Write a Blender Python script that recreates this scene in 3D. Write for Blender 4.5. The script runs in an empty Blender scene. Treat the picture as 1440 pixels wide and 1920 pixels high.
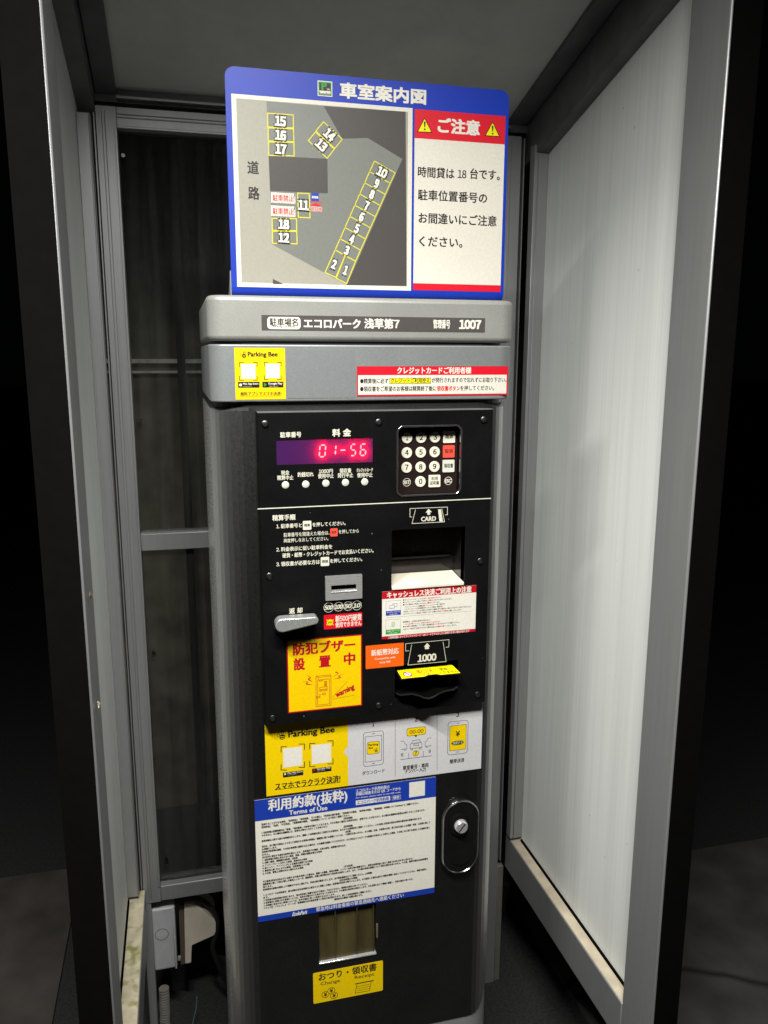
import bpy, bmesh, math, random
from mathutils import Vector, Matrix
random.seed(7)
S = bpy.context.scene
COL = S.collection

# ------------------------------------------------------------------ camera, world, lamp, exposure
FPX, YAW, PITCH, ROLL = 1501.18, 0.25, 0.193472, 0.00273
CAM = Vector((-0.2372, -1.00596, 1.42))
fwd = Vector((math.sin(YAW)*math.cos(PITCH), math.cos(YAW)*math.cos(PITCH), -math.sin(PITCH)))
rt0 = Vector((math.cos(YAW), -math.sin(YAW), 0)); up0 = rt0.cross(fwd)
RT = rt0*math.cos(ROLL) + up0*math.sin(ROLL); UP = up0*math.cos(ROLL) - rt0*math.sin(ROLL)
cd = bpy.data.cameras.new('camera'); cam = bpy.data.objects.new('camera', cd); COL.objects.link(cam)
cd.sensor_fit = 'VERTICAL'; cd.sensor_height = 36; cd.lens = 36*FPX/1920; cd.clip_start = 0.01; cd.clip_end = 200
mw = Matrix((RT, UP, -fwd)).transposed().to_4x4(); mw.translation = CAM; cam.matrix_world = mw
S.camera = cam
w = bpy.data.worlds.new('World'); S.world = w; w.use_nodes = True
w.node_tree.nodes['Background'].inputs[0].default_value = (0.5, 0.6, 0.9, 1)
w.node_tree.nodes['Background'].inputs[1].default_value = 0.0008
# LED batten under the front of the canopy
LP, LAIM = Vector((-0.29, -0.76, 2.172)), Vector((0.03, -0.10, 0.0))
ld = bpy.data.lights.new('led_batten', 'AREA'); lo = bpy.data.objects.new('led_batten', ld); COL.objects.link(lo)
ld.shape = 'RECTANGLE'; ld.size = 0.86; ld.size_y = 0.022; ld.energy = 33; ld.color = (1.0, 0.99, 0.945); ld.spread = math.radians(119)
lo.location = LP; lo.rotation_euler = (LAIM-LP).to_track_quat('-Z', 'Y').to_euler()
S.view_settings.view_transform = 'Standard'; S.view_settings.look = 'None'; S.view_settings.gamma = 1
S.view_settings.use_curve_mapping = False; S.view_settings.exposure = 0.0
S.render.engine = 'CYCLES'; S.cycles.use_denoising = True
S.cycles.max_bounces = 8; S.cycles.transparent_max_bounces = 12

# ------------------------------------------------------------------ measured frames of reference (photograph pixels)
VIEW = {'p': (0, 0, 1), 'sign': (400, 100, 580/1440), 'head': (370, 540, 620/1440), 'top': (470, 760, 460/1440),
        'low': (480, 1060, 440/1440), 'strip': (470, 1320, 460/1440), 'foot': (400, 1660, 580/1440),
        'disp': (500, 790, 220/1440), 'keys': (730, 790, 150/1440), 'inst': (500, 950, 220/1440),
        'note': (700, 1090, 210/1440), 'buzz': (500, 1060, 200/1324), 'back': (240, 1640, 220/1440)}
def at(v, x, y, Y):
    ox, oy, s = VIEW[v]; u = ox+x*s; q = oy+y*s
    d = fwd + RT*((u-720)/FPX) - UP*((q-960)/FPX)
    return CAM + d*((Y-CAM.y)/d.y)
def xz(v, x, y, Y):
    p = at(v, x, y, Y); return (p.x, p.z)

# ------------------------------------------------------------------ materials
def lin(c):
    if isinstance(c, str):
        c = [int(c[i:i+2], 16)/255 for i in (0, 2, 4)]
        c = [(v/12.92 if v <= .04045 else ((v+.055)/1.055)**2.4) for v in c]
    return (c[0], c[1], c[2], 1)
def mat(name, col, rough=.5, metal=0., var=.06, scale=60., stretch=(1, 1, 1), bump=0., spec=.5, emit=0., rvar=0., specks=0., speck_col=(.5, .5, .48), coat=0., smear=0.):
    m = bpy.data.materials.new(name); m.use_nodes = True; nt = m.node_tree; N = nt.nodes; L = nt.links
    b = N['Principled BSDF']; c = lin(col)
    b.inputs['Roughness'].default_value = rough; b.inputs['Metallic'].default_value = metal
    b.inputs['Specular IOR Level'].default_value = spec; b.inputs['Coat Weight'].default_value = coat
    tc = N.new('ShaderNodeTexCoord'); mp = N.new('ShaderNodeMapping'); mp.inputs['Scale'].default_value = stretch
    L.new(tc.outputs['Object'], mp.inputs['Vector'])
    nz = N.new('ShaderNodeTexNoise'); nz.inputs['Scale'].default_value = scale; nz.inputs['Detail'].default_value = 5
    L.new(mp.outputs['Vector'], nz.inputs['Vector'])
    rp = N.new('ShaderNodeMapRange'); rp.inputs['To Min'].default_value = 1-var*2; rp.inputs['To Max'].default_value = 1+var*2
    rp.inputs['From Min'].default_value = .25; rp.inputs['From Max'].default_value = .75
    L.new(nz.outputs['Fac'], rp.inputs['Value'])
    mx = N.new('ShaderNodeVectorMath'); mx.operation = 'SCALE'; mx.inputs[0].default_value = c[:3]
    fac = rp.outputs['Result']
    if smear:
        n2 = N.new('ShaderNodeTexNoise'); n2.inputs['Scale'].default_value = 11; n2.inputs['Detail'].default_value = 7; n2.inputs['Roughness'].default_value = .65; n2.inputs['Distortion'].default_value = .6
        L.new(tc.outputs['Object'], n2.inputs['Vector'])
        m2 = N.new('ShaderNodeMapRange'); m2.inputs['From Min'].default_value = .3; m2.inputs['From Max'].default_value = .7; m2.inputs['To Min'].default_value = 1-smear; m2.inputs['To Max'].default_value = 1+smear
        L.new(n2.outputs['Fac'], m2.inputs['Value']); mm = N.new('ShaderNodeMath'); mm.operation = 'MULTIPLY'; L.new(fac, mm.inputs[0]); L.new(m2.outputs['Result'], mm.inputs[1]); fac = mm.outputs[0]
    L.new(fac, mx.inputs['Scale']); out = mx.outputs['Vector']
    if specks:
        vo = N.new('ShaderNodeTexVoronoi'); vo.inputs['Scale'].default_value = 75
        L.new(tc.outputs['Object'], vo.inputs['Vector'])
        sp = N.new('ShaderNodeSeparateColor'); L.new(vo.outputs['Color'], sp.inputs['Color'])
        ra = N.new('ShaderNodeMath'); ra.operation = 'MULTIPLY'; ra.inputs[1].default_value = .085
        pw = N.new('ShaderNodeMath'); pw.operation = 'POWER'; pw.inputs[1].default_value = 5
        L.new(sp.outputs['Red'], pw.inputs[0]); L.new(pw.outputs[0], ra.inputs[0])
        lt = N.new('ShaderNodeMath'); lt.operation = 'LESS_THAN'; L.new(vo.outputs['Distance'], lt.inputs[0]); L.new(ra.outputs[0], lt.inputs[1])
        ml = N.new('ShaderNodeMath'); ml.operation = 'MULTIPLY'; ml.inputs[1].default_value = specks; L.new(lt.outputs[0], ml.inputs[0])
        mc = N.new('ShaderNodeMix'); mc.data_type = 'RGBA'; mc.inputs['B'].default_value = (*speck_col, 1)
        L.new(ml.outputs[0], mc.inputs['Factor']); L.new(out, mc.inputs['A']); out = mc.outputs['Result']
    L.new(out, b.inputs['Base Color'])
    if rvar:
        r2 = N.new('ShaderNodeMapRange'); r2.inputs['To Min'].default_value = rough-rvar; r2.inputs['To Max'].default_value = rough+rvar
        r2.inputs['From Min'].default_value = .3; r2.inputs['From Max'].default_value = .7
        L.new(nz.outputs['Fac'], r2.inputs['Value']); L.new(r2.outputs['Result'], b.inputs['Roughness'])
    if bump:
        bp = N.new('ShaderNodeBump'); bp.inputs['Strength'].default_value = bump; bp.inputs['Distance'].default_value = .001
        L.new(nz.outputs['Fac'], bp.inputs['Height']); L.new(bp.outputs['Normal'], b.inputs['Normal'])
    if emit:
        b.inputs['Emission Color'].default_value = c; b.inputs['Emission Strength'].default_value = emit
    return m
def ink(name, col, rough=.42, **k): return mat(name, [v*.69 for v in lin(col)[:3]], rough, 0, .03, 300, spec=.35, smear=.025, **k)
K = dict(
 silver=mat('silver_paint', (.27, .27, .25), .42, .25, .10, 900, bump=.12, smear=.07),
 header=mat('header_paint', (.215, .228, .228), .40, .35, .07, 700, bump=.08, smear=.07),
 ghost=mat('faded_paint', (.195, .206, .210), .46, .35, .06, 700, bump=.08),
 plinth=mat('plinth_paint', (.30, .31, .31), .42, .4, .07, 700, bump=.08),
 body=mat('dark_metal_door', (.10, .10, .101), .40, 1, .04, 300, rvar=.03, specks=.6, smear=.18),
 black=mat('black_panel', (.0045, .0045, .0047), .38, 0, .25, 700, bump=.10, specks=.16, spec=.12, smear=.30),
 pitch=mat('recess_black', (.008, .008, .008), .5, 0, .1),
 gloss=mat('glossy_black', (.012, .011, .011), .15, 0, .1),
 void=mat('void_black', (.002, .002, .002), .8, 0, .05, spec=0.),
 smoke=mat('smoked_black', (.015, .013, .012), .12, 0, .1),
 steel=mat('brushed_steel', (.46, .46, .45), .30, .6, .04, 90, (1, 1, 12), rvar=.06),
 lever=mat('cast_silver', (.58, .60, .58), .28, .72, .05, 250, rvar=.04),
 chrome=mat('dark_chrome', (.30, .30, .30), .18, .93, .08, 60),
 bright=mat('bright_chrome', (.75, .75, .74), .18, .75, .04, 60),
 screw=mat('screw_steel', (.10, .10, .10), .35, 1, .1),
 alu=mat('anodised_aluminium', (.325, .33, .33), .42, .5, .035, 30, (8, 8, .12), rvar=.03),
 alu_dark=mat('beam_aluminium', (.16, .165, .165), .5, .4, .10, 16, (2, 2, 2)),
 gasket=mat('black_trim', (.004, .0037, .0037), .7, 0, .04, spec=0.),
 ceil=mat('ceiling_board', (.66, .645, .60), .75, 0, .05, 5, smear=.08),
 lockblack=mat('lock_black', (.05, .05, .05), .12, .9, .08, 60),
 cream=mat('cream_plastic', (.62, .56, .45), .5, 0, .08, 20), boxgrey=mat('grey_plastic', (.43, .43, .45), .42, 0, .05, 40),
 brown=mat('brown_gap', (.10, .075, .05), .7), rubber=mat('black_rubber', (.012, .012, .012), .5), teal=mat('teal_wire', (.10, .22, .22), .5),
 conduit=mat('grey_conduit', (.16, .15, .13), .6), olive=mat('smoked_flap', (.045, .036, .014), .25, 0, .25, 12, (3, 3, .6)),
 blue=ink('blue_print', '1038b8'), navy=ink('navy_print', '1d3fae'), white=ink('white_print', 'f3efe2'), paper=ink('paper_cream', 'ebe6d8'),
 red=ink('red_print', 'e3142c'), dred=ink('deep_red_print', 'c41424'), yellow=ink('yellow_print', 'ffd900'), byellow=ink('buzzer_yellow', 'ffd400'),
 kuro=ink('black_print', '1d1a1a'), grey1=ink('map_road_beige', 'aaa799'), grey2=ink('map_lot_grey', '80827b'), grey3=ink('map_plot_dark', '4f4b48'),
 stall=ink('stall_yellow', 'e8dd2a'), green=ink('green_print', '27a33a'), orange=ink('orange_print', 'ff6a12'), cbox=ink('card_blue', '1e3fb0'),
 name=ink('nameplate_grey', '55504e'), lemon=ink('lemon_print', 'fff200'), legend=ink('panel_legend', 'e9e6d2'), keyw=ink('key_cream', 'f5f0da', rough=.35),
 keyred=ink('key_red', 'ff5a48', rough=.35), keybase=ink('key_base', '2a1f1e', rough=.28), lampw=ink('lamp_cream', 'e4e4d4'), graytxt=ink('grey_print', '55555c'),
 offw=ink('strip_white', 'dcdadb'), kblue=ink('blue_text', '2244b4'),
)
def streaked(name, col, rough, metal):
    m = bpy.data.materials.new(name); m.use_nodes = True; nt = m.node_tree; N = nt.nodes; L = nt.links; b = N['Principled BSDF']
    tc = N.new('ShaderNodeTexCoord'); out = None
    prev = None
    for sc, st, lo_, hi in ((26, (1, 1, .010), .955, 1.03), (140, (1, 1, .015), .945, 1.05), (2.5, (1, 1, .4), .96, 1.03)):
        mp = N.new('ShaderNodeMapping'); mp.inputs['Scale'].default_value = st; L.new(tc.outputs['Object'], mp.inputs['Vector'])
        nz = N.new('ShaderNodeTexNoise'); nz.inputs['Scale'].default_value = sc; nz.inputs['Detail'].default_value = 3; L.new(mp.outputs['Vector'], nz.inputs['Vector'])
        r = N.new('ShaderNodeMapRange'); r.inputs['From Min'].default_value = .3; r.inputs['From Max'].default_value = .7
        r.inputs['To Min'].default_value = lo_; r.inputs['To Max'].default_value = hi; L.new(nz.outputs['Fac'], r.inputs['Value'])
        if prev is None: prev = r.outputs['Result']
        else:
            q = N.new('ShaderNodeMath'); q.operation = 'MULTIPLY'; L.new(prev, q.inputs[0]); L.new(r.outputs['Result'], q.inputs[1]); prev = q.outputs[0]
    vo = N.new('ShaderNodeTexVoronoi'); vo.inputs['Scale'].default_value = 17; L.new(tc.outputs['Object'], vo.inputs['Vector'])
    lt = N.new('ShaderNodeMath'); lt.operation = 'GREATER_THAN'; lt.inputs[1].default_value = .033; L.new(vo.outputs['Distance'], lt.inputs[0])
    r3 = N.new('ShaderNodeMapRange'); r3.inputs['To Min'].default_value = .72; L.new(lt.outputs[0], r3.inputs['Value'])
    q = N.new('ShaderNodeMath'); q.operation = 'MULTIPLY'; L.new(prev, q.inputs[0]); L.new(r3.outputs['Result'], q.inputs[1]); prev = q.outputs[0]
    mx = N.new('ShaderNodeVectorMath'); mx.operation = 'SCALE'; mx.inputs[0].default_value = col; L.new(prev, mx.inputs['Scale'])
    L.new(mx.outputs['Vector'], b.inputs['Base Color']); b.inputs['Metallic'].default_value = metal
    rr = N.new('ShaderNodeMath'); rr.operation = 'MULTIPLY'; rr.inputs[1].default_value = rough; L.new(prev, rr.inputs[0]); L.new(rr.outputs[0], b.inputs['Roughness'])
    return m
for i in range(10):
    t = (i/9)**1.25; K['bend_sheen%d' % i] = mat('door_bend_painted_sheen', [.10+.74*t]*3, .40-.13*t, 1-.1*t, .03, 300, rvar=.02)  # reflection on the rounded door edges painted in, base colour lighter towards the sides
K['panel'] = streaked('streaked_wall_panel', (.84, .86, .83), .45, .0)
def mossy():
    m = mat('sill_dirt', (.52, .46, .33), .8, 0, .14, 40); nt = m.node_tree; N = nt.nodes; L = nt.links; b = N['Principled BSDF']
    src = b.inputs['Base Color'].links[0].from_socket
    tc = N.new('ShaderNodeTexCoord'); nz = N.new('ShaderNodeTexNoise'); nz.inputs['Scale'].default_value = 35; nz.inputs['Detail'].default_value = 8; L.new(tc.outputs['Object'], nz.inputs['Vector'])
    r = N.new('ShaderNodeMapRange'); r.inputs['From Min'].default_value = .52; r.inputs['From Max'].default_value = .66; L.new(nz.outputs['Fac'], r.inputs['Value'])
    mc = N.new('ShaderNodeMix'); mc.data_type = 'RGBA'; mc.inputs['B'].default_value = (.22, .22, .06, 1)
    L.new(r.outputs['Result'], mc.inputs['Factor']); L.new(src, mc.inputs['A']); L.new(mc.outputs['Result'], b.inputs['Base Color']); return m
K['moss'] = mossy()
K['dirt'] = mat('sill_dust', (.50, .43, .32), .8, 0, .12, 30)
def glassmat():
    m = bpy.data.materials.new('dirty_glass'); m.use_nodes = True; nt = m.node_tree; N = nt.nodes; L = nt.links; N.clear()
    o = N.new('ShaderNodeOutputMaterial'); tr = N.new('ShaderNodeBsdfTransparent'); gl = N.new('ShaderNodeBsdfGlossy'); df = N.new('ShaderNodeBsdfDiffuse')
    tr.inputs['Color'].default_value = (.86, .88, .87, 1); gl.inputs['Roughness'].default_value = .03; df.inputs['Color'].default_value = (.35, .35, .33, 1)
    fr = N.new('ShaderNodeFresnel'); fr.inputs['IOR'].default_value = 1.5
    a = N.new('ShaderNodeMixShader'); L.new(fr.outputs[0], a.inputs[0]); L.new(tr.outputs[0], a.inputs[1]); L.new(gl.outputs[0], a.inputs[2])
    tc = N.new('ShaderNodeTexCoord'); mp = N.new('ShaderNodeMapping'); mp.inputs['Scale'].default_value = (1, 1, .05); L.new(tc.outputs['Object'], mp.inputs['Vector'])
    nz = N.new('ShaderNodeTexNoise'); nz.inputs['Scale'].default_value = 60; nz.inputs['Detail'].default_value = 4; L.new(mp.outputs['Vector'], nz.inputs['Vector'])
    r = N.new('ShaderNodeMapRange'); r.inputs['From Min'].default_value = .42; r.inputs['From Max'].default_value = .8; r.inputs['To Min'].default_value = .02; r.inputs['To Max'].default_value = .075; L.new(nz.outputs['Fac'], r.inputs['Value'])
    c = N.new('ShaderNodeMixShader'); L.new(r.outputs['Result'], c.inputs[0]); L.new(a.outputs[0], c.inputs[1]); L.new(df.outputs[0], c.inputs[2]); L.new(c.outputs[0], o.inputs['Surface']); return m
K['glass'] = glassmat()
def concrete(name, col, crack=True):
    m = mat(name, col, .85, 0, .22, 9, bump=.4); nt = m.node_tree; N = nt.nodes; L = nt.links; b = N['Principled BSDF']
    if crack:
        src = b.inputs['Base Color'].links[0].from_socket; tc = N.new('ShaderNodeTexCoord'); nz = N.new('ShaderNodeTexNoise'); nz.inputs['Scale'].default_value = 3
        ad = N.new('ShaderNodeMix'); ad.data_type = 'RGBA'; ad.inputs['Factor'].default_value = .12; L.new(tc.outputs['Object'], nz.inputs['Vector']); L.new(tc.outputs['Object'], ad.inputs['A']); L.new(nz.outputs['Color'], ad.inputs['B'])
        vo = N.new('ShaderNodeTexVoronoi'); vo.feature = 'DISTANCE_TO_EDGE'; vo.inputs['Scale'].default_value = 1.6; L.new(ad.outputs['Result'], vo.inputs['Vector'])
        r = N.new('ShaderNodeMapRange'); r.inputs['From Max'].default_value = .02; r.inputs['To Min'].default_value = .2; L.new(vo.outputs['Distance'], r.inputs['Value'])
        v = N.new('ShaderNodeVectorMath'); v.operation = 'SCALE'; L.new(src, v.inputs[0]); L.new(r.outputs['Result'], v.inputs['Scale']); L.new(v.outputs['Vector'], b.inputs['Base Color'])
    return m
K['slab'] = concrete('cracked_concrete', (.065, .062, .06)); K['slab2'] = concrete('brown_paving', (.060, .052, .046), False); K['asphalt'] = mat('asphalt', (.022, .022, .023), .9, 0, .3, 160, bump=.6)
K['wall'] = mat('dark_concrete_wall', (.12, .105, .075), .9, 0, .28, 14, bump=.5); K['band'] = mat('pale_band', (.85, .80, .70), .7, 0, .2, 25)
def screenmat():
    m = bpy.data.materials.new('purple_filter'); m.use_nodes = True; nt = m.node_tree; N = nt.nodes; L = nt.links; N.clear()
    o = N.new('ShaderNodeOutputMaterial'); d = N.new('ShaderNodeBsdfDiffuse'); t = N.new('ShaderNodeBsdfTranslucent'); g = N.new('ShaderNodeBsdfGlossy')
    nz = N.new('ShaderNodeTexNoise'); nz.inputs['Scale'].default_value = 500
    cr = N.new('ShaderNodeMix'); cr.data_type = 'RGBA'; cr.inputs['A'].default_value = (.060, .014, .105, 1); cr.inputs['B'].default_value = (.085, .024, .14, 1); L.new(nz.outputs['Fac'], cr.inputs['Factor'])
    L.new(cr.outputs['Result'], d.inputs['Color']); t.inputs['Color'].default_value = (1, .02, .07, 1); g.inputs['Roughness'].default_value = .2
    a = N.new('ShaderNodeMixShader'); a.inputs[0].default_value = .5; L.new(d.outputs[0], a.inputs[1]); L.new(t.outputs[0], a.inputs[2])
    fr = N.new('ShaderNodeFresnel'); fr.inputs['IOR'].default_value = 1.35; b = N.new('ShaderNodeMixShader'); L.new(fr.outputs[0], b.inputs[0]); L.new(a.outputs[0], b.inputs[1]); L.new(g.outputs[0], b.inputs[2]); L.new(b.outputs[0], o.inputs['Surface']); return m
K['screen'] = screenmat()
K['seg'] = mat('lit_segment', (1, .22, .27), .5, emit=1.25); K['diode'] = mat('red_diode', (1, .03, .05), .5, emit=22)
for k in ('seg', 'diode'):
    K[k].node_tree.nodes['Principled BSDF'].inputs['Emission Color'].default_value = (1, .17, .19, 1) if k == 'seg' else (1, .012, .035, 1)

# ------------------------------------------------------------------ mesh builder
_gl = {}
def _run(s, gap=1.0):
    cu = bpy.data.curves.new('lettering', 'FONT'); cu.body = s; cu.resolution_u = 2; cu.space_character = gap
    o = bpy.data.objects.new('lettering', cu); me = o.to_mesh()
    r = ([(v.co.x, v.co.y) for v in me.vertices], [tuple(p.vertices) for p in me.polygons])
    o.to_mesh_clear(); bpy.data.objects.remove(o); bpy.data.curves.remove(cu); return r
def _adv():
    a = ext(_run('国')[0]); b = ext(_run('国国')[0]); return b[1]-a[1]
def glyphs(s, gap=1.0):                      # digits come from the full-width set, set close together
    k = (s, gap)
    if k in _gl: return _gl[k]
    if 'em' not in _gl: _gl['em'] = _adv()
    em = _gl['em']; V = []; F = []; x = 0.; runs = []
    for ch in s:
        d = '0' <= ch <= '9'; cjk = ord(ch) > 0x2e7f
        t = 'd' if d else ('c' if cjk else 'l')
        if runs and runs[-1][0] == t and t == 'l': runs[-1][1] += ch
        elif runs and runs[-1][0] == t and t == 'c': runs[-1][1] += ch
        else: runs.append([t, ch])
    for t, r in runs:
        if t == 'd':
            v, f = _run(chr(ord(r)-48+0xff10)); e = ext(v); mid = em*.5; dx = x-mid+em*.29; adv = em*.58
        else:
            v, f = _run(r); dx = x
            if t == 'c': adv = em*len(r)
            else: adv = (ext(v)[1] if v else 0)+em*(.07+.25*(len(r)-len(r.rstrip())))
        n = len(V); V += [(p+dx, q) for p, q in v]; F += [tuple(i+n for i in g) for g in f]; x += adv
    _gl[k] = (V, F); return _gl[k]
def ext(v): xs = [a for a, _ in v]; ys = [b for _, b in v]; return min(xs), max(xs), min(ys), max(ys)
EM = None
LAY = 7e-5
class MB:
    def __init__(s, y=0.): s.v = []; s.f = []; s.m = []; s.mats = []; s.y = y
    def mi(s, k):
        if k not in s.mats: s.mats.append(k)
        return s.mats.index(k)
    def add(s, vs, fs, k):
        n = len(s.v); i = s.mi(k); s.v += [tuple(v) for v in vs]
        for f in fs: s.f.append(tuple(a+n for a in f)); s.m.append(i)
    def box(s, x0, x1, y0, y1, z0, z1, k):
        v = [(x, y, z) for z in (z0, z1) for y in (y0, y1) for x in (x0, x1)]
        s.add(v, [(0, 2, 3, 1), (4, 5, 7, 6), (0, 1, 5, 4), (2, 6, 7, 3), (0, 4, 6, 2), (1, 3, 7, 5)], k)
    def hexa(s, b, t, k):
        s.add(list(b)+list(t), [(3, 2, 1, 0), (4, 5, 6, 7), (0, 1, 5, 4), (1, 2, 6, 5), (2, 3, 7, 6), (3, 0, 4, 7)], k)
    def prism(s, poly, y0, y1, k):             # xz outline extruded along y
        n = len(poly); s.add([(a, y0, b) for a, b in poly]+[(a, y1, b) for a, b in poly], [tuple(range(n)), tuple(range(2*n-1, n-1, -1))]+[(i, i+n, (i+1) % n+n, (i+1) % n) for i in range(n)], k)
    def zprism(s, poly, z0, z1, k):
        n = len(poly); s.add([(a, b, z0) for a, b in poly]+[(a, b, z1) for a, b in poly], [tuple(range(n-1, -1, -1)), tuple(range(n, 2*n))]+[(i, (i+1) % n, (i+1) % n+n, i+n) for i in range(n)], k)
    # ---- printed layers on a vertical face
    def flat(s, poly, k, lay=0, y=None):
        y = (s.y if y is None else y)-lay*LAY; s.add([(a, y, b) for a, b in poly], [tuple(range(len(poly)))], k)
    def rect(s, v, x0, y0, x1, y1, k, lay=0, r=0., thick=0.):     # top-left and bottom-right corner in a view
        a = xz(v, x0, y0, s.y); b = xz(v, x1, y1, s.y); p = rrect(a[0], b[0], b[1], a[1], r)
        if thick: s.prism(p, s.y-lay*LAY, s.y-lay*LAY+thick, k)
        else: s.flat(p, k, lay)
        return (a[0], b[0], b[1], a[1])
    def frame(s, x0, x1, z0, z1, t, k, lay):
        for q in ((x0, x1, z1-t, z1), (x0, x1, z0, z0+t), (x0, x0+t, z0+t, z1-t), (x1-t, x1, z0+t, z1-t)): s.flat(rrect(*q), k, lay)
    def poly(s, v, pts, k, lay=0): s.flat([xz(v, a, b, s.y) for a, b in pts], k, lay)
    def line(s, v, pts, wid, k, lay=0, close=False):
        P = [Vector(xz(v, a, b, s.y)) for a, b in pts]; wm = wid*VIEW[v][2]*s.mpp(); s.stroke(P, wm, k, lay, close)
    def mpp(s): return (s.y-CAM.y)/FPX*1.0
    def stroke(s, P, wm, k, lay=0, close=False):
        if close: P = P+[P[0]]
        for a, b in zip(P, P[1:]):
            d = (b-a)
            if d.length < 1e-7: continue
            d.normalize(); n = Vector((-d.y, d.x))*wm/2; e = d*wm*.3
            s.flat([tuple(a-e+n), tuple(a-e-n), tuple(b+e-n), tuple(b+e+n)], k, lay)
            lay += .03
    def disc(s, v, x, y, r, k, lay=0, n=28, ring=0.):
        c = xz(v, x, y, s.y); R = r*VIEW[v][2]*s.mpp()
        s.disc_m(c, R, k, lay, n, ring*VIEW[v][2]*s.mpp())
    def disc_m(s, c, R, k, lay=0, n=28, ring=0.):
        pts = [(c[0]+R*math.cos(2*math.pi*i/n), c[1]+R*math.sin(2*math.pi*i/n)) for i in range(n)]
        if not ring: s.flat(pts, k, lay); return
        y = s.y-lay*LAY; q = (R-ring)/R; s.add([(a, y, b) for a, b in pts]+[(c[0]+(a-c[0])*q, y, c[1]+(b-c[1])*q) for a, b in pts], [(i, (i+1) % n, (i+1) % n+n, i+n) for i in range(n)], k)
    def glyph(s, txt, cx, cz, wid, hgt, k, lay=1, bold=0., slant=0., rot=0., gap=1.0):
        global EM
        if EM is None: e = ext(glyphs('国')[0]); EM = (e[2], e[3])
        v, f = glyphs(txt, gap); x0, x1, y0, y1 = ext(v)
        if any(ord(c) > 0x2e7f for c in txt): y0, y1 = EM
        sz = hgt/(y1-y0); sx = (wid/(x1-x0)) if wid else sz
        bw = bold*hgt; offs = [(0, 0)]+([(bw*a, bw*b) for a, b in ((-.5, -.35), (.5, -.35), (-.5, .35), (.5, .35))] if bold else [])
        if bold and wid: sx = (wid-bw)/(x1-x0)
        cr, sr = math.cos(rot), math.sin(rot)
        for i, (ox, oz) in enumerate(offs):
            y = s.y-(lay+.07*i)*LAY; V = []
            for a, b in v:
                p = (a-(x0+x1)/2)*sx+ox; q = (b-(y0+y1)/2)*sz+oz; p += slant*q
                V.append((cx+p*cr-q*sr, y, cz+p*sr+q*cr))
            s.add(V, f, k)
    def text(s, v, txt, xl, yl, xr, yr, h, k, lay=1, bold=.07, slant=0., gap=1.0):
        a = xz(v, xl, yl, s.y); b = xz(v, xr, yr, s.y); xm, ym = (xl+xr)/2, (yl+yr)/2
        hg = xz(v, xm, ym-h/2, s.y)[1]-xz(v, xm, ym+h/2, s.y)[1]
        s.glyph(txt, (a[0]+b[0])/2, (a[1]+b[1])/2, b[0]-a[0], hg, k, lay, bold, slant, 0, gap)
    def tube(s, P, r, k, n=10, radii=None):
        P = [Vector(p) for p in P]; rings = []
        for i, p in enumerate(P):
            d = (P[min(i+1, len(P)-1)]-P[max(i-1, 0)]).normalized(); a = d.orthogonal() if i == 0 else (ref-d*ref.dot(d))
            a.normalize(); ref = a; b = d.cross(a); R = radii[i] if radii else r
            rings.append([p+a*R*math.cos(2*math.pi*j/n)+b*R*math.sin(2*math.pi*j/n) for j in range(n)])
        V = [q for g in rings for q in g]; F = [(i*n+j, i*n+(j+1) % n, (i+1)*n+(j+1) % n, (i+1)*n+j) for i in range(len(P)-1) for j in range(n)]
        F += [tuple(range(n-1, -1, -1)), tuple((len(P)-1)*n+j for j in range(n))]; s.add(V, F, k)
    def build(s, name, parent=None, label=None, bevel=0., seg=2, smooth=False):
        me = bpy.data.meshes.new(name); me.from_pydata(s.v, [], s.f)
        for k in s.mats: me.materials.append(K[k])
        me.polygons.foreach_set('material_index', s.m); me.validate(); me.update()
        if bevel:
            bm = bmesh.new(); bm.from_mesh(me); bmesh.ops.remove_doubles(bm, verts=bm.verts, dist=1e-6); bmesh.ops.recalc_face_normals(bm, faces=bm.faces); bm.to_mesh(me); bm.free()
        o = bpy.data.objects.new(name, me); COL.objects.link(o)
        if bevel:
            b = o.modifiers.new('edge', 'BEVEL'); b.width = bevel; b.segments = seg; b.limit_method = 'ANGLE'; b.angle_limit = math.radians(35); b.harden_normals = False
            smooth = True
        if smooth:
            me.polygons.foreach_set('use_smooth', [True]*len(me.polygons))
            try: me.set_sharp_from_angle(angle=math.radians(38))
            except Exception: pass
        if parent: adopt(o, parent)
        if label: o['label'] = label
        return o
def adopt(o, p):
    o.parent = p; wm = Matrix.Identity(4); q = p
    while q is not None: wm = q.matrix_basis @ wm; q = q.parent
    o.matrix_parent_inverse = Matrix.Identity(4); o.location = o.location-wm.translation
def rrect(x0, x1, z0, z1, r=0., n=6):
    if r <= 0: return [(x0, z0), (x1, z0), (x1, z1), (x0, z1)]
    out = []
    for cx, cz, a in ((x0+r, z0+r, 180), (x1-r, z0+r, 270), (x1-r, z1-r, 0), (x0+r, z1-r, 90)):
        out += [(cx+r*math.cos(math.radians(a+90*i/n)), cz+r*math.sin(math.radians(a+90*i/n))) for i in range(n+1)]
    return out
def thing(name, loc, label, cat, group=None):
    o = bpy.data.objects.new(name, None); COL.objects.link(o); o.location = loc; o.empty_display_size = .05
    o['label'] = label; o['category'] = cat
    if group: o['group'] = group
    return o
def tag(o, label, cat, group=None):
    o['label'] = label; o['category'] = cat
    if group: o['group'] = group
    return o
def struct(o, kind='structure'): o['kind'] = kind; return o
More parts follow.
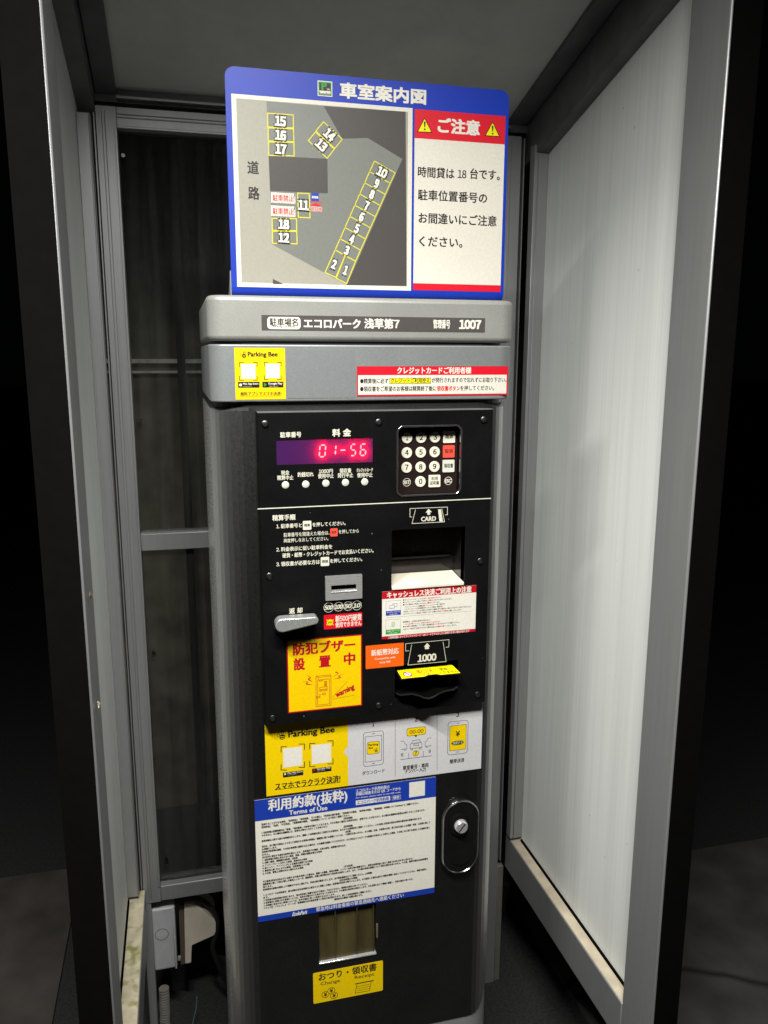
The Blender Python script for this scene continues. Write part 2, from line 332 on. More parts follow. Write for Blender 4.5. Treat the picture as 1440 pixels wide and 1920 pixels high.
def holed(m, x0, x1, z0, z1, holes, yf, yb, k, kw=None):          # plate with rectangular holes (hole walls included)
    xs = sorted({x0, x1, *[h[0] for h in holes], *[h[1] for h in holes]}); zs = sorted({z0, z1, *[h[2] for h in holes], *[h[3] for h in holes]})
    nx = len(xs); vi = [(x, yf, z) for z in zs for x in xs]; F = []
    for j in range(len(zs)-1):
        for i in range(nx-1):
            cx, cz = (xs[i]+xs[i+1])/2, (zs[j]+zs[j+1])/2
            if any(h[0] < cx < h[1] and h[2] < cz < h[3] for h in holes): continue
            F.append((j*nx+i, j*nx+i+1, (j+1)*nx+i+1, (j+1)*nx+i))
    m.add(vi, F, k)
    if yb is not None:
        for (a, b, c, d) in [(x0, x1, z0, z1)]+list(holes):
            m.add([(a, yf, c), (b, yf, c), (b, yf, d), (a, yf, d), (a, yb, c), (b, yb, c), (b, yb, d), (a, yb, d)], [(0, 1, 5, 4), (1, 2, 6, 5), (2, 3, 7, 6), (3, 0, 4, 7)], kw or k)
def cup(m, h, yf, yb, k, kb=None):                                # five-sided pocket behind a hole h
    a, b, c, d = h; m.add([(a, yf, c), (b, yf, c), (b, yf, d), (a, yf, d), (a, yb, c), (b, yb, c), (b, yb, d), (a, yb, d)], [(0, 1, 5, 4), (1, 2, 6, 5), (2, 3, 7, 6), (3, 0, 4, 7)], k)
    m.add([(a, yb, c), (b, yb, c), (b, yb, d), (a, yb, d)], [(0, 1, 2, 3)], kb or k)

# ================================================================== SETTING
g = MB(); g.add([(-40, -40, 0), (40, -40, 0), (40, 40, 0), (-40, 40, 0)], [(0, 1, 2, 3)], 'asphalt'); struct(g.build('ground'))
g = MB(); g.box(.56, 3.2, -2.4, .80, -.05, .012, 'slab'); struct(g.build('pavement'))
g = MB(); g.box(-3.2, -.56, -2.4, 1.15, -.05, .012, 'slab2'); struct(g.build('pavement'))
wl = thing('concrete_wall', (0, 1.42, 0), 'dark rough concrete wall with pale bands behind the glass', 'wall')
g = MB(); g.box(-.47, .95, 1.42, 1.60, 0, 3.2, 'wall'); g.build('wall_face', wl)
for za, zb in ((1.396, 1.4075), (1.368, 1.3745)):
    g = MB(); g.box(-.465, .4, 1.385, 1.4195, za, zb, 'band'); g.build('pale_band', wl)
g = MB(); g.box(-.235, -.213, 1.36, 1.384, 0, 2.6, 'gasket'); g.build('drain_pipe', wl)

# ================================================================== SHELTER
sh = thing('shelter', (.04, .2, 0), 'grey aluminium booth with sloping roof, white side panels and glazed back', 'shelter')
GB, XL, XR = .487, -.376, .450              # back plane, left and right panel planes
XPL, XPR = -.349, .425                      # inner faces of posts
def zc(y): return 1.857+.275*(GB-y)         # ceiling height
m = MB(); m.hexa([(-.45, -1.16, zc(-1.16)), (.53, -1.16, zc(-1.16)), (.53, .56, zc(.56)), (-.45, .56, zc(.56))], [(-.45, -1.16, zc(-1.16)+.03), (.53, -1.16, zc(-1.16)+.03), (.53, .56, zc(.56)+.03), (-.45, .56, zc(.56)+.03)], 'ceil'); m.build('roof', sh)
def slope_beam(x0, x1, d0, d1, y0=-1.14, y1=.53, k='alu_dark', s0=.275):
    m = MB(); b = lambda y: 1.857+s0*(GB-y)
    m.hexa([(x0, y0, b(y0)-d0), (x1, y0, b(y0)-d0), (x1, y1, b(y1)-d0), (x0, y1, b(y1)-d0)], [(x0, y0, b(y0)-d1), (x1, y0, b(y0)-d1), (x1, y1, b(y1)-d1), (x0, y1, b(y1)-d1)], k)
    m.build('roof_beam', sh, bevel=.002)
slope_beam(XPR, .49, .078, -.012); slope_beam(.386, XPR-.001, .008, -.011); slope_beam(-.42, XPL, .045, -.012); slope_beam(XPL+.001, -.314, .010, -.011)
m = MB(); m.box(-.349, .425, .50, .53, 1.832, 1.87, 'alu_dark'); m.add([(-.314, .488, 1.836), (.386, .488, 1.836), (.386, .488, 1.8395), (-.314, .488, 1.8395), (-.314, .502, 1.836), (.386, .502, 1.836), (.386, .502, 1.8395), (-.314, .502, 1.8395)], [(0, 1, 2, 3), (0, 4, 5, 1), (2, 6, 7, 3)], 'alu'); m.build('ceiling_trim', sh)
# posts
for x0, x1 in ((-.389, XPL), (XPR, .465)):
    m = MB(); m.box(x0, x1, -.085, -.0025, 0, 1.985, 'alu')
    e = 1 if x0 < 0 else -1; xi = XPL if x0 < 0 else XPR
    p = m.build('front_post', sh, bevel=.0022)
    t = MB(); t.box(x0-(.0015 if x0 < 0 else -.0025), x1-(.0025 if x0 < 0 else -.0015), -.0895, -.0857, 0, 1.985, 'gasket'); t.build('black_cover', p)
for x0, x1, gx0, gx1, bx0, bx1 in ((XL, -.354, -.354, -.3485, -.3485, -.3155), (.4215, XR, .4085, .4215, .372, .4085)):
    m = MB(); m.box(x0, x1, .455, .475, .384, 1.802, 'alu')
    xm = x1 if x0 < 0 else x0
    m.box(xm-.0035, xm-.0005, .4535, .456, .384, 1.80, 'alu') if x0 < 0 else m.box(xm+.0065, xm+.0085, .4535, .456, .384, 1.80, 'alu')
    m.build('corner_post', sh, bevel=.0012)
    m = MB(); m.box(gx0, gx1, .499, .515, .3, 1.832, 'gasket'); xg = (gx0+gx1)/2; m.box(xg-.001, xg+.001, .488, .499, .31, 1.82, 'alu'); m.build('gasket_strip', sh)
    m = MB(); m.box(bx0, bx1, GB, .527, .342 if x0 < 0 else 0, 1.8225, 'alu')
    for fx in (.28, .42): m.box(bx0+(bx1-bx0)*fx, bx0+(bx1-bx0)*fx+.0012, GB-.0011, GB+.001, .35, 1.815, 'alu')
    m.box(bx1-.004 if x0 < 0 else bx0, bx1 if x0 < 0 else bx0+.004, GB-.004, GB, .378, 1.788, 'alu'); m.build('back_post', sh, bevel=.001)
# lower legs of corner posts
for a_, b_ in ((.409, .424), (-.352, -.3355)):
    m = MB(); m.box(a_, b_, .489, .515, 0, .3415 if a_ < 0 else .296, 'conduit' if a_ > 0 else 'alu'); m.build('post_leg', sh, bevel=.002)
# rails of the back wall
def rail(z0, z1, nm='back_rail', lip=False):
    m = MB(); m.box(-.3155, .372, GB+.001, .523, z0, z1, 'alu')
    if lip: m.box(-.3155, .372, GB-.003, GB+.002, z0, z0+.004, 'alu'); m.box(-.3155, .372, GB-.0005, GB+.002, z0+.0165, z0+.0185, 'alu'); m.box(-.3155, .372, GB-.0005, GB+.002, z0+.0215, z0+.0232, 'alu')
    return m.build(nm, sh, bevel=.0018)
rail(1.7885, 1.8225, lip=True); rail(1.065, 1.0975); rail(.342, .375)
m = MB(); m.box(-.3485, -.3155, .4885, .52, 1.79, 1.822, 'alu'); 
for z0, z1 in ((1.0975, 1.7885), (.375, 1.065)):
    m = MB(); m.box(-.3155, .372, .504, .509, z0, z1, 'glass'); m.build('glass_pane', sh)
# side panels, sills
for x0, x1, nm in ((XL-.004, XL, 'left'), (XR, XR+.004, 'right')):
    m = MB(); zz = lambda y: zc(y)-.02
    m.hexa([(x0, -.0025, .372), (x1, -.0025, .372), (x1, .50, .372), (x0, .50, .372)], [(x0, -.0025, zz(0)), (x1, -.0025, zz(0)), (x1, .50, zz(.5)), (x0, .50, zz(.5))], 'panel'); m.build('side_panel', sh)
    t = MB(); e = 1 if nm == 'left' else -1; xa = XL if nm == 'left' else XR
    t.box(*sorted((xa, xa+e*.0035)), 0, .455, .3745, .3795, 'gasket'); t.build('panel_gasket', sh)
for xa, xb, tp in ((-.376, -.3435, 'moss'), (.425, .452, 'dirt')):
    m = MB(); m.box(*sorted((xa-.01 if xa < 0 else xa, xb if xa < 0 else xb+.012)), -.0022, .4865, .297, .3745, 'alu'); r = m.build('sill_rail', sh, bevel=.0022)
    t = MB(); t.add([(xa+.002, -.001, .3750), (xb-.002, -.001, .3750), (xb-.002, .484, .3750), (xa+.002, .484, .3750)], [(0, 1, 2, 3)], tp); t.build('sill_dirt', r, label='greenish mossy dirt on the sill' if tp == 'moss' else 'beige dust on the sill')
# glazing screws
first = None
for u, v in ((231, 291), (262, 789), (288, 1228), (312, 1619), (217, 150)):
    p = at('p', u, v, .484)
    if first is None:
        m = MB(); m.tube([(0, .018, 0), (0, .002, 0), (0, 0, 0)], .004, 'screw', 12, [.0025, .004, .0032]); first = m.build('glazing_screw', None, smooth=True); o = first
    else: o = first.copy(); COL.objects.link(o)
    o.location = p; adopt(o, sh)

# ================================================================== BEHIND: boxes, cables
jb = thing('junction_box', (-.31, .53, .15), 'grey plastic junction box with round knock-out below the bottom rail', 'electrical box')
a = at('back', 280, 440, .50); b = at('back', 610, 1160, .50)
m = MB(); m.prism(rrect(a.x+.001, b.x, b.z+.004, a.z, .004), .50, .56, 'boxgrey'); bx = m.build('box_body', jb, bevel=.004, seg=3)
c = at('back', 415, 735, .4995); m = MB(.4995); m.disc_m((c.x, c.z), .0135, 'brown', 0, 32, .0012); m.build('knock_out', bx)
m = MB(); m.box(b.x-.0045, b.x-.0005, .494, .50, b.z+.006, a.z-.004, 'boxgrey'); m.build('lid_flange', jb, bevel=.0012)
c = at('back', 628, 1020, .497); m = MB(); m.tube([(c.x, .50, c.z), (c.x, .492, c.z)], .0032, 'bright', 12); m.build('lid_screw', jb)
mbx = thing('meter_box', (-.25, .55, .16), 'cream angular box with brown side gap next to grey box', 'electrical box')
P = [(690, 365), (800, 362), (840, 380), (1060, 560), (1078, 600), (1078, 700), (1060, 745), (785, 868), (776, 1075), (765, 1085), (700, 1095)]
m = MB(); m.prism([xz('back', x, y, .525) for x, y in P][::-1], .525, .60, 'cream'); m.build('box_body', mbx, bevel=.004, seg=3)
m = MB(); m.prism([xz('back', x, y, .53) for x, y in ((622, 380), (690, 368), (715, 1090), (650, 1105))][::-1], .53, .60, 'brown'); m.build('side_gap', mbx)
def cable(name, pts, r, k, label, cat='cable', Y=.515):
    P = [at('back', x, y, Y+dy) for x, y, dy in pts]; Q = []
    for i in range(len(P)-1):
        p0, p1, p2, p3 = P[max(i-1, 0)], P[i], P[i+1], P[min(i+2, len(P)-1)]
        for j in range(8):
            t = j/8; Q.append(.5*((2*p1)+(p2-p0)*t+(2*p0-5*p1+4*p2-p3)*t*t+(3*p1-p0-3*p2+p3)*t**3))
    Q.append(P[-1]); m = MB(); 
    if k == 'conduit': m.tube(Q, r, k, 12, [r*(1 if i % 4 < 2 else .70) for i in range(len(Q))])
    else: m.tube(Q, r, k, 10)
    return tag(m.build(name, None, smooth=(k != 'conduit')), label, cat)
cable('power_cable', [(240, 400, .02), (500, 350, .02), (820, 285, .02), (1010, 400, .02), (1095, 580, .02), (1075, 740, .02), (1040, 900, .02), (1120, 1130, .02), (1250, 1400, .03)], .0055, 'rubber', 'thick black cable curving over the cream box')
m_pts = [(440, 1395, 0)]
for i in range(1, 9): m_pts.append((440+(i % 3)*2+i*2, 1395+i*62, 0))
cable('corrugated_conduit', m_pts, .0105, 'conduit', 'grey corrugated conduit below the junction box', 'conduit', .49)
cable('thin_wire', [(845, 1500, 0), (835, 1640, 0), (800, 1800, 0), (760, 1960, 0)], .0012, 'teal', 'thin teal wire hanging in the dark behind machine', 'wire', .50)

for nm, u, v_, lab in (('dead_insect', 167, 1117, 'tiny dead moth stuck on the left front post, the upper one'), ('dead_insect', 184, 1322, 'tiny pale dead insect stuck low on the left front post')):
    p = at('p', u, v_, -.060); m = MB(); rnd = random.Random(u)
    for q_ in range(5):
        d = [Vector((rnd.uniform(-.2, 1), rnd.uniform(-1, 1), rnd.uniform(-1, 1)))*.0045 for _ in range(3)]; b0 = Vector((XPL+.0012, p.y, p.z)); V = [b0+Vector((abs(a_.x)+.0003, a_.y, a_.z*1.3)) for a_ in d]
        m.add(V+[a_+Vector((.0004, 0, .0002)) for a_ in V], [(0, 1, 2), (5, 4, 3), (0, 3, 4, 1), (1, 4, 5, 2), (2, 5, 3, 0)], 'dirt' if u > 170 else 'brown')
    tag(m.build(nm), lab, 'insect')
# ================================================================== PAYMENT MACHINE
pm = thing('payment_machine', (0, .16, 0), 'silver and black parking payment machine covered in stickers', 'payment machine')
HW, RC, DEP = .1995, .046, .30
def profile(hw, r, dep, yf=0., n=9):          # open U: left back -> left -> front -> right -> right back
    P = [(-hw, dep)]
    P += [(-hw+r-r*math.cos(math.radians(90*i/n)), yf+r-r*math.sin(math.radians(90*i/n))) for i in range(n+1)]
    P += [(hw-r+r*math.sin(math.radians(90*i/n)), yf+r-r*math.cos(math.radians(90*i/n))) for i in range(n+1)]
    return P+[(hw, dep)]
ZB, ZT = .4125, 1.3560
YP = -.0145
# coin-return hole and panel hole
cr = (*[xz('foot', 489, 60, 0)[0], xz('foot', 757, 300, 0)[0]], xz('foot', 623, 342, 0)[1], xz('foot', 620, 40, 0)[1])
door = MB(); X1 = HW-RC
holed(door, -X1, X1, ZB, ZT, [(-.128, .152, .955, 1.335), cr], 0., None, 'body')
pr = profile(HW, RC, DEP)
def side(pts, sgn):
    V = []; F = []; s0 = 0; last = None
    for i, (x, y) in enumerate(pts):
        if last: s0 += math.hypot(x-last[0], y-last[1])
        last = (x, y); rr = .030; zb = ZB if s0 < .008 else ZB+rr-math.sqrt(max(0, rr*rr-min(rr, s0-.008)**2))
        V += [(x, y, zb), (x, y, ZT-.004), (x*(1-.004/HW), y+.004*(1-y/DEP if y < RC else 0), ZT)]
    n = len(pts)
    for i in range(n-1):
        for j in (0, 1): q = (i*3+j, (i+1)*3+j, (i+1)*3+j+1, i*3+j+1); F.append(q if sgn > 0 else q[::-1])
    for i in range(n-1): door.add(V, F[2*i:2*i+2], 'bend_sheen%d' % min(i, 9))
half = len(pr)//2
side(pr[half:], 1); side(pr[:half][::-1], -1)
door.add([(-HW, DEP, ZB), (HW, DEP, ZB), (HW, DEP, ZT), (-HW, DEP, ZT)], [(0, 1, 2, 3)], 'body')
door.add([(x, y+.004, ZT-.0002) for x, y in pr], [tuple(range(len(pr)))], 'body')
me_d = door; door.build('door', pm, label='dark metallic door with rounded edges', smooth=True)
# dark lining so that no light leaks through the holes
m = MB(); m.box(-.19, .19, .05, .29, ZB+.01, ZT-.01, 'pitch'); m.build('lining', pm)
m = MB(); P = profile(HW-.0008, RC, DEP, .0018); m.zprism(P, 0, .47, 'plinth'); m.build('plinth', pm, bevel=.001)
def shell(name, z0, z1, k, hw, yf, bev, lab=None):
    P = profile(hw, .022, DEP+.01, yf); m = MB(); m.zprism(P, z0, z1, k); return m.build(name, pm, lab, bevel=bev, seg=4)
m = MB(); m.zprism(profile(HW-.006, RC-.004, DEP, .0055), 1.352, 1.440, 'pitch'); m.build('shadow_gap', pm)
shell('header', 1.3628, 1.4325, 'header', HW-.0005, -.0005, .0018, 'grey painted band below the cap')
shell('cap', 1.4365, 1.4905, 'silver', HW+.0002, -.001, .0060, 'light silver cap')
# nameplate on cap
m = MB(-.00145); m.rect('head', 279, 117, 1252, 193, 'name', 0, 0, .0004)
m.rect('head', 304, 125, 450, 180, 'white', 1, .004); m.text('head', '駐車場名', 315, 149, 438, 149, 31, 'kuro', 2, .05); m.text('head', 'Parking Lot Name', 330, 169, 427, 169, 9, 'kuro', 2, .05)
m.text('head', 'エコロパーク', 463, 156, 711, 156, 40, 'white', 1, .09); m.text('head', '浅草第7', 727, 157, 880, 156, 40, 'white', 1, .08)
m.text('head', '管理番号', 1027, 158, 1101, 158, 36, 'white', 1, .05); m.text('head', '1007', 1140, 159, 1236, 159, 37, 'white', 1, .14)
m.build('nameplate', pm, 'dark grey nameplate strip with white lettering')
def bee(m, v, x, y, s, k, k2, lay):          # small bee-shaped emblem of the app
    m.disc(v, x+.18*s, y-.30*s, .20*s, k, lay); m.disc(v, x+.18*s, y-.27*s, .12*s, k2, lay+1)
    m.poly(v, [(x-.08*s, y-.06*s), (x+.42*s, y-.06*s), (x+.5*s, y+.08*s), (x-.08*s, y+.08*s)], k, lay+1.5)
    m.disc(v, x+.14*s, y+.2*s, .33*s, k, lay); m.poly(v, [(x-.08*s, y+.12*s), (x+.40*s, y+.12*s), (x+.40*s, y+.2*s), (x-.08*s, y+.2*s)], k2, lay+2)
    m.poly(v, [(x-.04*s, y+.32*s), (x+.34*s, y+.32*s), (x+.30*s, y+.39*s), (x+.0*s, y+.39*s)], k2, lay+2)
    m.disc(v, x-.3*s, y-.02*s, .19*s, k, lay, 20, .06*s)
    for dx in (.08, .26): m.line(v, [(x+dx*s, y-.46*s), (x+dx*s+(.05 if dx > .1 else -.05)*s, y-.6*s)], .05*s, k, lay)
def code_label(m, v, x0, y0, x1, y1, lay, dy=0.):     # plain white square in dark corner marks (the code itself is left out)
    m.rect(v, x0, y0, x1, y1, 'white', lay); e = (x1-x0)*.10; L = (x1-x0)*.28; a, b, c, d = x0-e, y0-e, x1+e, y1+e
    sl = dy
    for px, py, sx, sy in ((a, b, 1, 1), (c, b+sl, -1, 1), (a, d-sl, 1, -1), (c, d, -1, -1)):
        m.line(v, [(px+sx*L, py), (px, py), (px, py+sy*L)], (x1-x0)*.045, 'kuro', lay)
# bee sticker on header
m = MB(-.0010); m.rect('head', 160, 260, 386, 484, 'yellow', 0, 0, .0004); bee(m, 'head', 200, 291, 26, 'kuro', 'yellow', 1)
m.text('head', 'Parking Bee', 219, 292, 350, 291, 26, 'kuro', 1, .08)
code_label(m, 'head', 190, 331, 254, 395, 1); code_label(m, 'head', 298, 330, 359, 392, 1)
m.rect('head', 177, 409, 271, 434, 'kuro', 1); m.text('head', 'Mac App Store', 199, 418, 266, 418, 10, 'white', 2, .06); m.text('head', 'からダウンロード', 199, 429, 238, 429, 5, 'white', 2, 0); m.disc('head', 188, 422, 6, 'white', 2)
m.rect('head', 283, 408, 375, 433, 'kuro', 1); m.text('head', 'Google Play', 309, 417, 370, 417, 11, 'white', 2, .06); m.text('head', 'で手に入れよう', 311, 428, 350, 428, 5, 'white', 2, 0)
m.poly('head', [(290, 412), (303, 421), (290, 430)], 'green', 2)
m.text('head', '無料アプリでスマホ決済!', 188, 461, 366, 460, 15, 'kuro', 1, .05); m.line('head', [(186, 471), (366, 470)], 1.6, 'kuro', 1)
m.build('app_sticker', pm, 'square yellow app sticker at the left of the header')
m = MB(-.0009); m.rect('head', 389, 272, 688, 478, 'ghost', 0); m.build('faded_patch', pm, 'faint square left by a removed sticker')
# credit card sticker on header
m = MB(-.0010); r = m.rect('head', 695, 341, 1350, 466, 'dred', 0, 0, .0004); m.flat(rrect(r[0]+.0008, r[1]-.0008, r[2]+.0008, r[3]-.0008), 'red', .5); m.rect('head', 700, 380, 1345, 459, 'paper', 1)
m.text('head', 'クレジットカードご利用者様', 870, 361, 1193, 358, 27, 'white', 2, .06)
m.text('head', '●精算後に必ず', 709, 406, 832, 405, 21, 'kuro', 2, .04); m.rect('head', 837, 392, 1017, 416, 'kuro', 2); m.rect('head', 839, 394, 1015, 414, 'lemon', 3); m.text('head', 'クレジットご利用控え', 842, 404, 1012, 403, 19, 'kuro', 4, .04)
m.text('head', 'が発行されますので忘れずにお取り下さい。', 1021, 403, 1346, 399, 20, 'kuro', 2, .04); m.text('head', '●領収書をご希望のお客様は精算終了後に', 709, 440, 1040, 438, 21, 'kuro', 2, .04)
m.text('head', '領収書ボタン', 1043, 438, 1143, 437, 21, 'red', 2, .06); m.text('head', 'を押してください。', 1145, 437, 1292, 435, 20, 'kuro', 2, .04)
m.build('credit_notice', pm, 'white notice with red heading at the right of the header')

# ---------------------------------------------------------------- control panel
P0 = xz('top', 40, 46, YP); P1 = xz('p', 908.8, 1316, YP); px0, px1, pz0, pz1 = P0[0], P1[0], P1[1], P0[1]
def hole(v, x0, y0, x1, y1): a = xz(v, x0, y0, YP); b = xz(v, x1, y1, YP); return (a[0], b[0], b[1], a[1])
h_disp = hole('top', 149, 204, 717, 333); h_keys = hole('keys', 152, 98, 1272, 1296); h_card = hole('top', 828, 733, 1252, 1052)
h_card = (h_card[0], h_card[1], xz('low', 1050, 137, YP)[1], h_card[3]); h_bill = (xz('low', 852, 640, YP)[0], xz('low', 1238, 640, YP)[0], xz('low', 1050, 795, YP)[1], xz('low', 1030, 600, YP)[1])
h_coin = hole('low', 460, 123, 613, 147)
m = MB(); holed(m, px0, px1, pz0, pz1, [h_disp, h_keys, h_card, h_bill, h_coin], YP, 0.0002, 'black'); m.build('control_panel', pm, 'raised black control panel plate', bevel=.0012)
m = MB(); m.box(px0-.0012, px1+.0012, YP+.0035, .0008, pz0-.0012, pz0, 'black'); m.box(px0-.0012, px0-.0001, YP+.0035, .0008, pz0, pz1+.0012, 'black'); m.box(px1+.0001, px1+.0012, YP+.0035, .0008, pz0, pz1+.0012, 'black'); m.box(px0, px1, YP+.0012, .0008, pz1+.0001, pz1+.0012, 'alu_dark'); m.build('panel_rim', pm)  # top strip in a lighter metal paints in the highlight along the upper edge
# lettering printed on the panel
m = MB(YP-.00005)
m.text('top', '駐車番号', 173, 175, 297, 171, 30, 'legend', 0, .06); m.text('top', '料 金', 479, 163, 589, 160, 41, 'legend', 0, .09)
for t, a, b, c, d, h in (('現金', 178, 397, 227, 395, 24), ('精算中止', 156, 426, 251, 424, 26), ('釣銭切れ', 275, 408, 370, 404, 26), ('1000円', 400, 389, 482, 385, 25), ('使用中止', 395, 416, 488, 413, 26),
    ('領収書', 522, 385, 590, 382, 25), ('発行中止', 510, 413, 602, 409, 26), ('クレジットカード', 622, 382, 717, 378, 22), ('使用中止', 625, 411, 716, 407, 26)): m.text('top', t, a, b, c, d, h, 'legend', 0, .045)
m.line('top', [(42, 608), (1409, 546)], 6, 'legend', 0)
I = lambda t, a, b, c, d, h, k='legend', lay=0, bold=.05: m.text('inst', t, a, b, c, d, h, k, lay, bold)
I('精算手順', 70, 140, 354, 130, 66, bold=.06); I('1. 駐車番号と', 118, 242, 432, 230, 50); I('を押してください。', 562, 220, 968, 205, 48)
I('駐車番号を間違えた場合は、', 208, 348, 772, 322, 48, bold=.02); I('を押してから', 884, 310, 1130, 298, 46, bold=.02); I('再度押しなおしてください。', 208, 418, 757, 392, 46, bold=.02)
I('2. 料金表示に従い駐車料金を', 118, 527, 805, 492, 50); I('硬貨・紙幣・クレジットカードでお支払いください。', 193, 600, 1312, 540, 52); I('3. 領収書が必要な方は', 118, 709, 652, 678, 52); I('を押してください。', 778, 665, 1173, 648, 48)
for x0, y0, x1, y1, k, t in ((443, 177, 549, 281, 'keyw', '精算'), (780, 268, 871, 362, 'keyred', '取消'), (662, 620, 768, 724, 'lampw', '領収書')):
    m.rect('inst', x0, y0, x1, y1, k, 1, .0012); I(t, x0+17, (y0+y1)/2+2, x1-17, (y0+y1)/2-2, 34, 'kuro', 2, .05)
m.line('top', [(947, 655), (935, 655), (935, 606), (1155, 597), (1155, 642), (1143, 643)], 3, 'legend', 0); m.line('top', [(967, 613), (947, 694), (1138, 684), (1122, 607)], 3, 'legend', 0)
m.poly('top', [(1044, 607), (1064, 627), (1053, 628), (1054, 642), (1038, 643), (1037, 629), (1027, 630)], 'legend', 0); m.text('top', 'CARD', 1000, 668, 1088, 664, 26, 'legend', 0, .09); m.poly('top', [(1100, 611), (1117, 610), (1128, 682), (1108, 683)], 'legend', 0)
m.text('low', '返 却', 203, 282, 285, 276, 32, 'legend', 0, .07)
for t, x, y, r in (('500', 446, 259, 33), ('100', 507, 254, 31), ('50', 565, 250, 31), ('10', 619, 246, 32)):
    m.disc('low', x, y, r, 'legend', 0 if t != '100' else .5, 36, 2.6); wd = 25 if len(t) == 3 else 22; m.text('low', t, x-wd, y+2, x+wd, y-2, 25, 'legend', 1, .11, .2)
m.line('low', [(938, 524), (918, 526), (918, 481), (1185, 456), (1183, 501), (1165, 503)], 3, 'legend', 0); m.line('low', [(955, 487), (932, 612), (1167, 590), (1148, 470)], 3, 'legend', 0)
m.poly('low', [(1050, 477), (1069, 497), (1060, 498), (1062, 513), (1037, 515), (1037, 500), (1030, 501)], 'legend', 0); m.text('low', '1000', 992, 570, 1107, 563, 42, 'legend', 0, .11)
m.build('panel_lettering', pm)
# screws
first = None
for u, v in ((497, 795), (710, 791.5), (907, 787), (505, 1080), (900, 1052), (511, 1346.5), (710, 1323), (895, 1302)):
    p = at('p', u, v, YP)
    if first is None:
        n = 20; m = MB(); m.tube([(0, 0, 0), (0, -.0014, 0), (0, -.0020, 0)], .0043, 'screw', n, [.0044, .0044, .0036]); m.y = -.00205; m.disc_m((0, 0), .0024, 'chrome', 0, 16, .0007); m.disc_m((0, 0), .0012, 'pitch', .5, 6); first = m.build('panel_screw', None, smooth=True); o = first
    else: o = first.copy(); COL.objects.link(o)
    o.location = p; adopt(o, pm)
# indicator lamps
for x, y in ((204, 467), (323, 463), (441, 457), (556, 453), (669, 449)):
    p = at('top', x, y, YP); m = MB(); m.tube([(p.x, YP+.001, p.z), (p.x, YP-.0006, p.z), (p.x, YP-.0011, p.z)], .0046, 'lampw', 24, [.0046, .0046, .0038]); m.build('indicator_lamp', pm, smooth=True)
# fee display
YW = YP+.0008
m = MB(); a, b, c, d = h_disp; m.add([(a, YW, c), (b, YW, c), (b, YW, d), (a, YW, d)], [(0, 1, 2, 3)], 'screen'); cup(m, h_disp, YW+.0003, YW+.016, 'pitch')
fd = m.build('fee_display', pm, 'purple display window with red digits')
SEG = {'0': 'abcdef', '1': 'bc', '5': 'acdfg', '6': 'acdefg', '-': 'g'}
def digit(ch, x0, y0, x1, y1, ym=None):
    TL = xz('disp', x0, y0, YW); BR = xz('disp', x1, y1, YW); h = TL[1]-BR[1]; sl = .10; W = BR[0]-TL[0]-sl*h; cx = (TL[0]+BR[0])/2; cz = (TL[1]+BR[1])/2; t = .0018
    pts = {'a': ((-1, 1), (1, 1)), 'b': ((1, 1), (1, 0)), 'c': ((1, 0), (1, -1)), 'd': ((-1, -1), (1, -1)), 'e': ((-1, 0), (-1, -1)), 'f': ((-1, 1), (-1, 0)), 'g': ((-1, 0), (1, 0))}
    m = MB()
    for s in SEG[ch]:
        (ax, az), (bx, bz) = pts[s]; f = lambda px, pz: Vector((cx+px*(W-t)/2+pz*(h-t)/2*sl, cz+pz*(h-t)/2)); A, B = f(ax, az), f(bx, bz); dv = (B-A).normalized(); A += dv*.0011; B -= dv*.0011; nn = Vector((-dv.y, dv.x))*t/2
        q = [A+dv*t*.3+nn, A, A+dv*t*.3-nn, B-dv*t*.3-nn, B, B-dv*t*.3+nn]
        q = [A+dv*t*.3+nn, A-dv*t*.2, A+dv*t*.3-nn, B-dv*t*.3-nn, B+dv*t*.2, B-dv*t*.3+nn]
        m.prism([tuple(p) for p in q], YW-.0004, YW-.0001, 'seg'); m.prism([tuple(p) for p in q], YW+.0055, YW+.0060, 'diode')
    m.build('digit', fd)
digit('0', 632, 284, 737, 441); digit('1', 750, 284, 862, 420); digit('-', 880, 292, 990, 414); digit('5', 1016, 274, 1108, 428); digit('6', 1136, 271, 1232, 425)
# keypad
YK = .0004
kb = MB(); cup(kb, (h_keys[0]-.001, h_keys[1]+.001, h_keys[2]-.001, h_keys[3]+.001), YP+.003, YK, 'void', 'keybase'); kp = kb.build('keypad', pm, 'recessed keypad with cream round keys')
def ring(name, h, r, t, y0, y1, k, parent, bev, out=.0015):
    o = rrect(h[0]-out, h[1]+out, h[2]-out, h[3]+out, r+out, 8); i = rrect(h[0]+t, h[1]-t, h[2]+t, h[3]-t, max(r-t, .001), 8); n = len(o); m = MB()
    V = [(a, y0, b) for a, b in o]+[(a, y0, b) for a, b in i]+[(a, y1, b) for a, b in o]+[(a, y1, b) for a, b in i]; F = []
    for q in range(n):
        w_ = (q+1) % n; F += [(q, w_, w_+n, q+n), (q+2*n, q+3*n, w_+3*n, w_+2*n), (q, q+2*n, w_+2*n, w_), (q+n, w_+n, w_+3*n, q+3*n)]
    m.add(V, F, k); return m.build(name, parent, bevel=bev)
ring('key_bezel', h_keys, .008, .0008, YP-.0012, YP+.0032, 'chrome', kp, .0006)
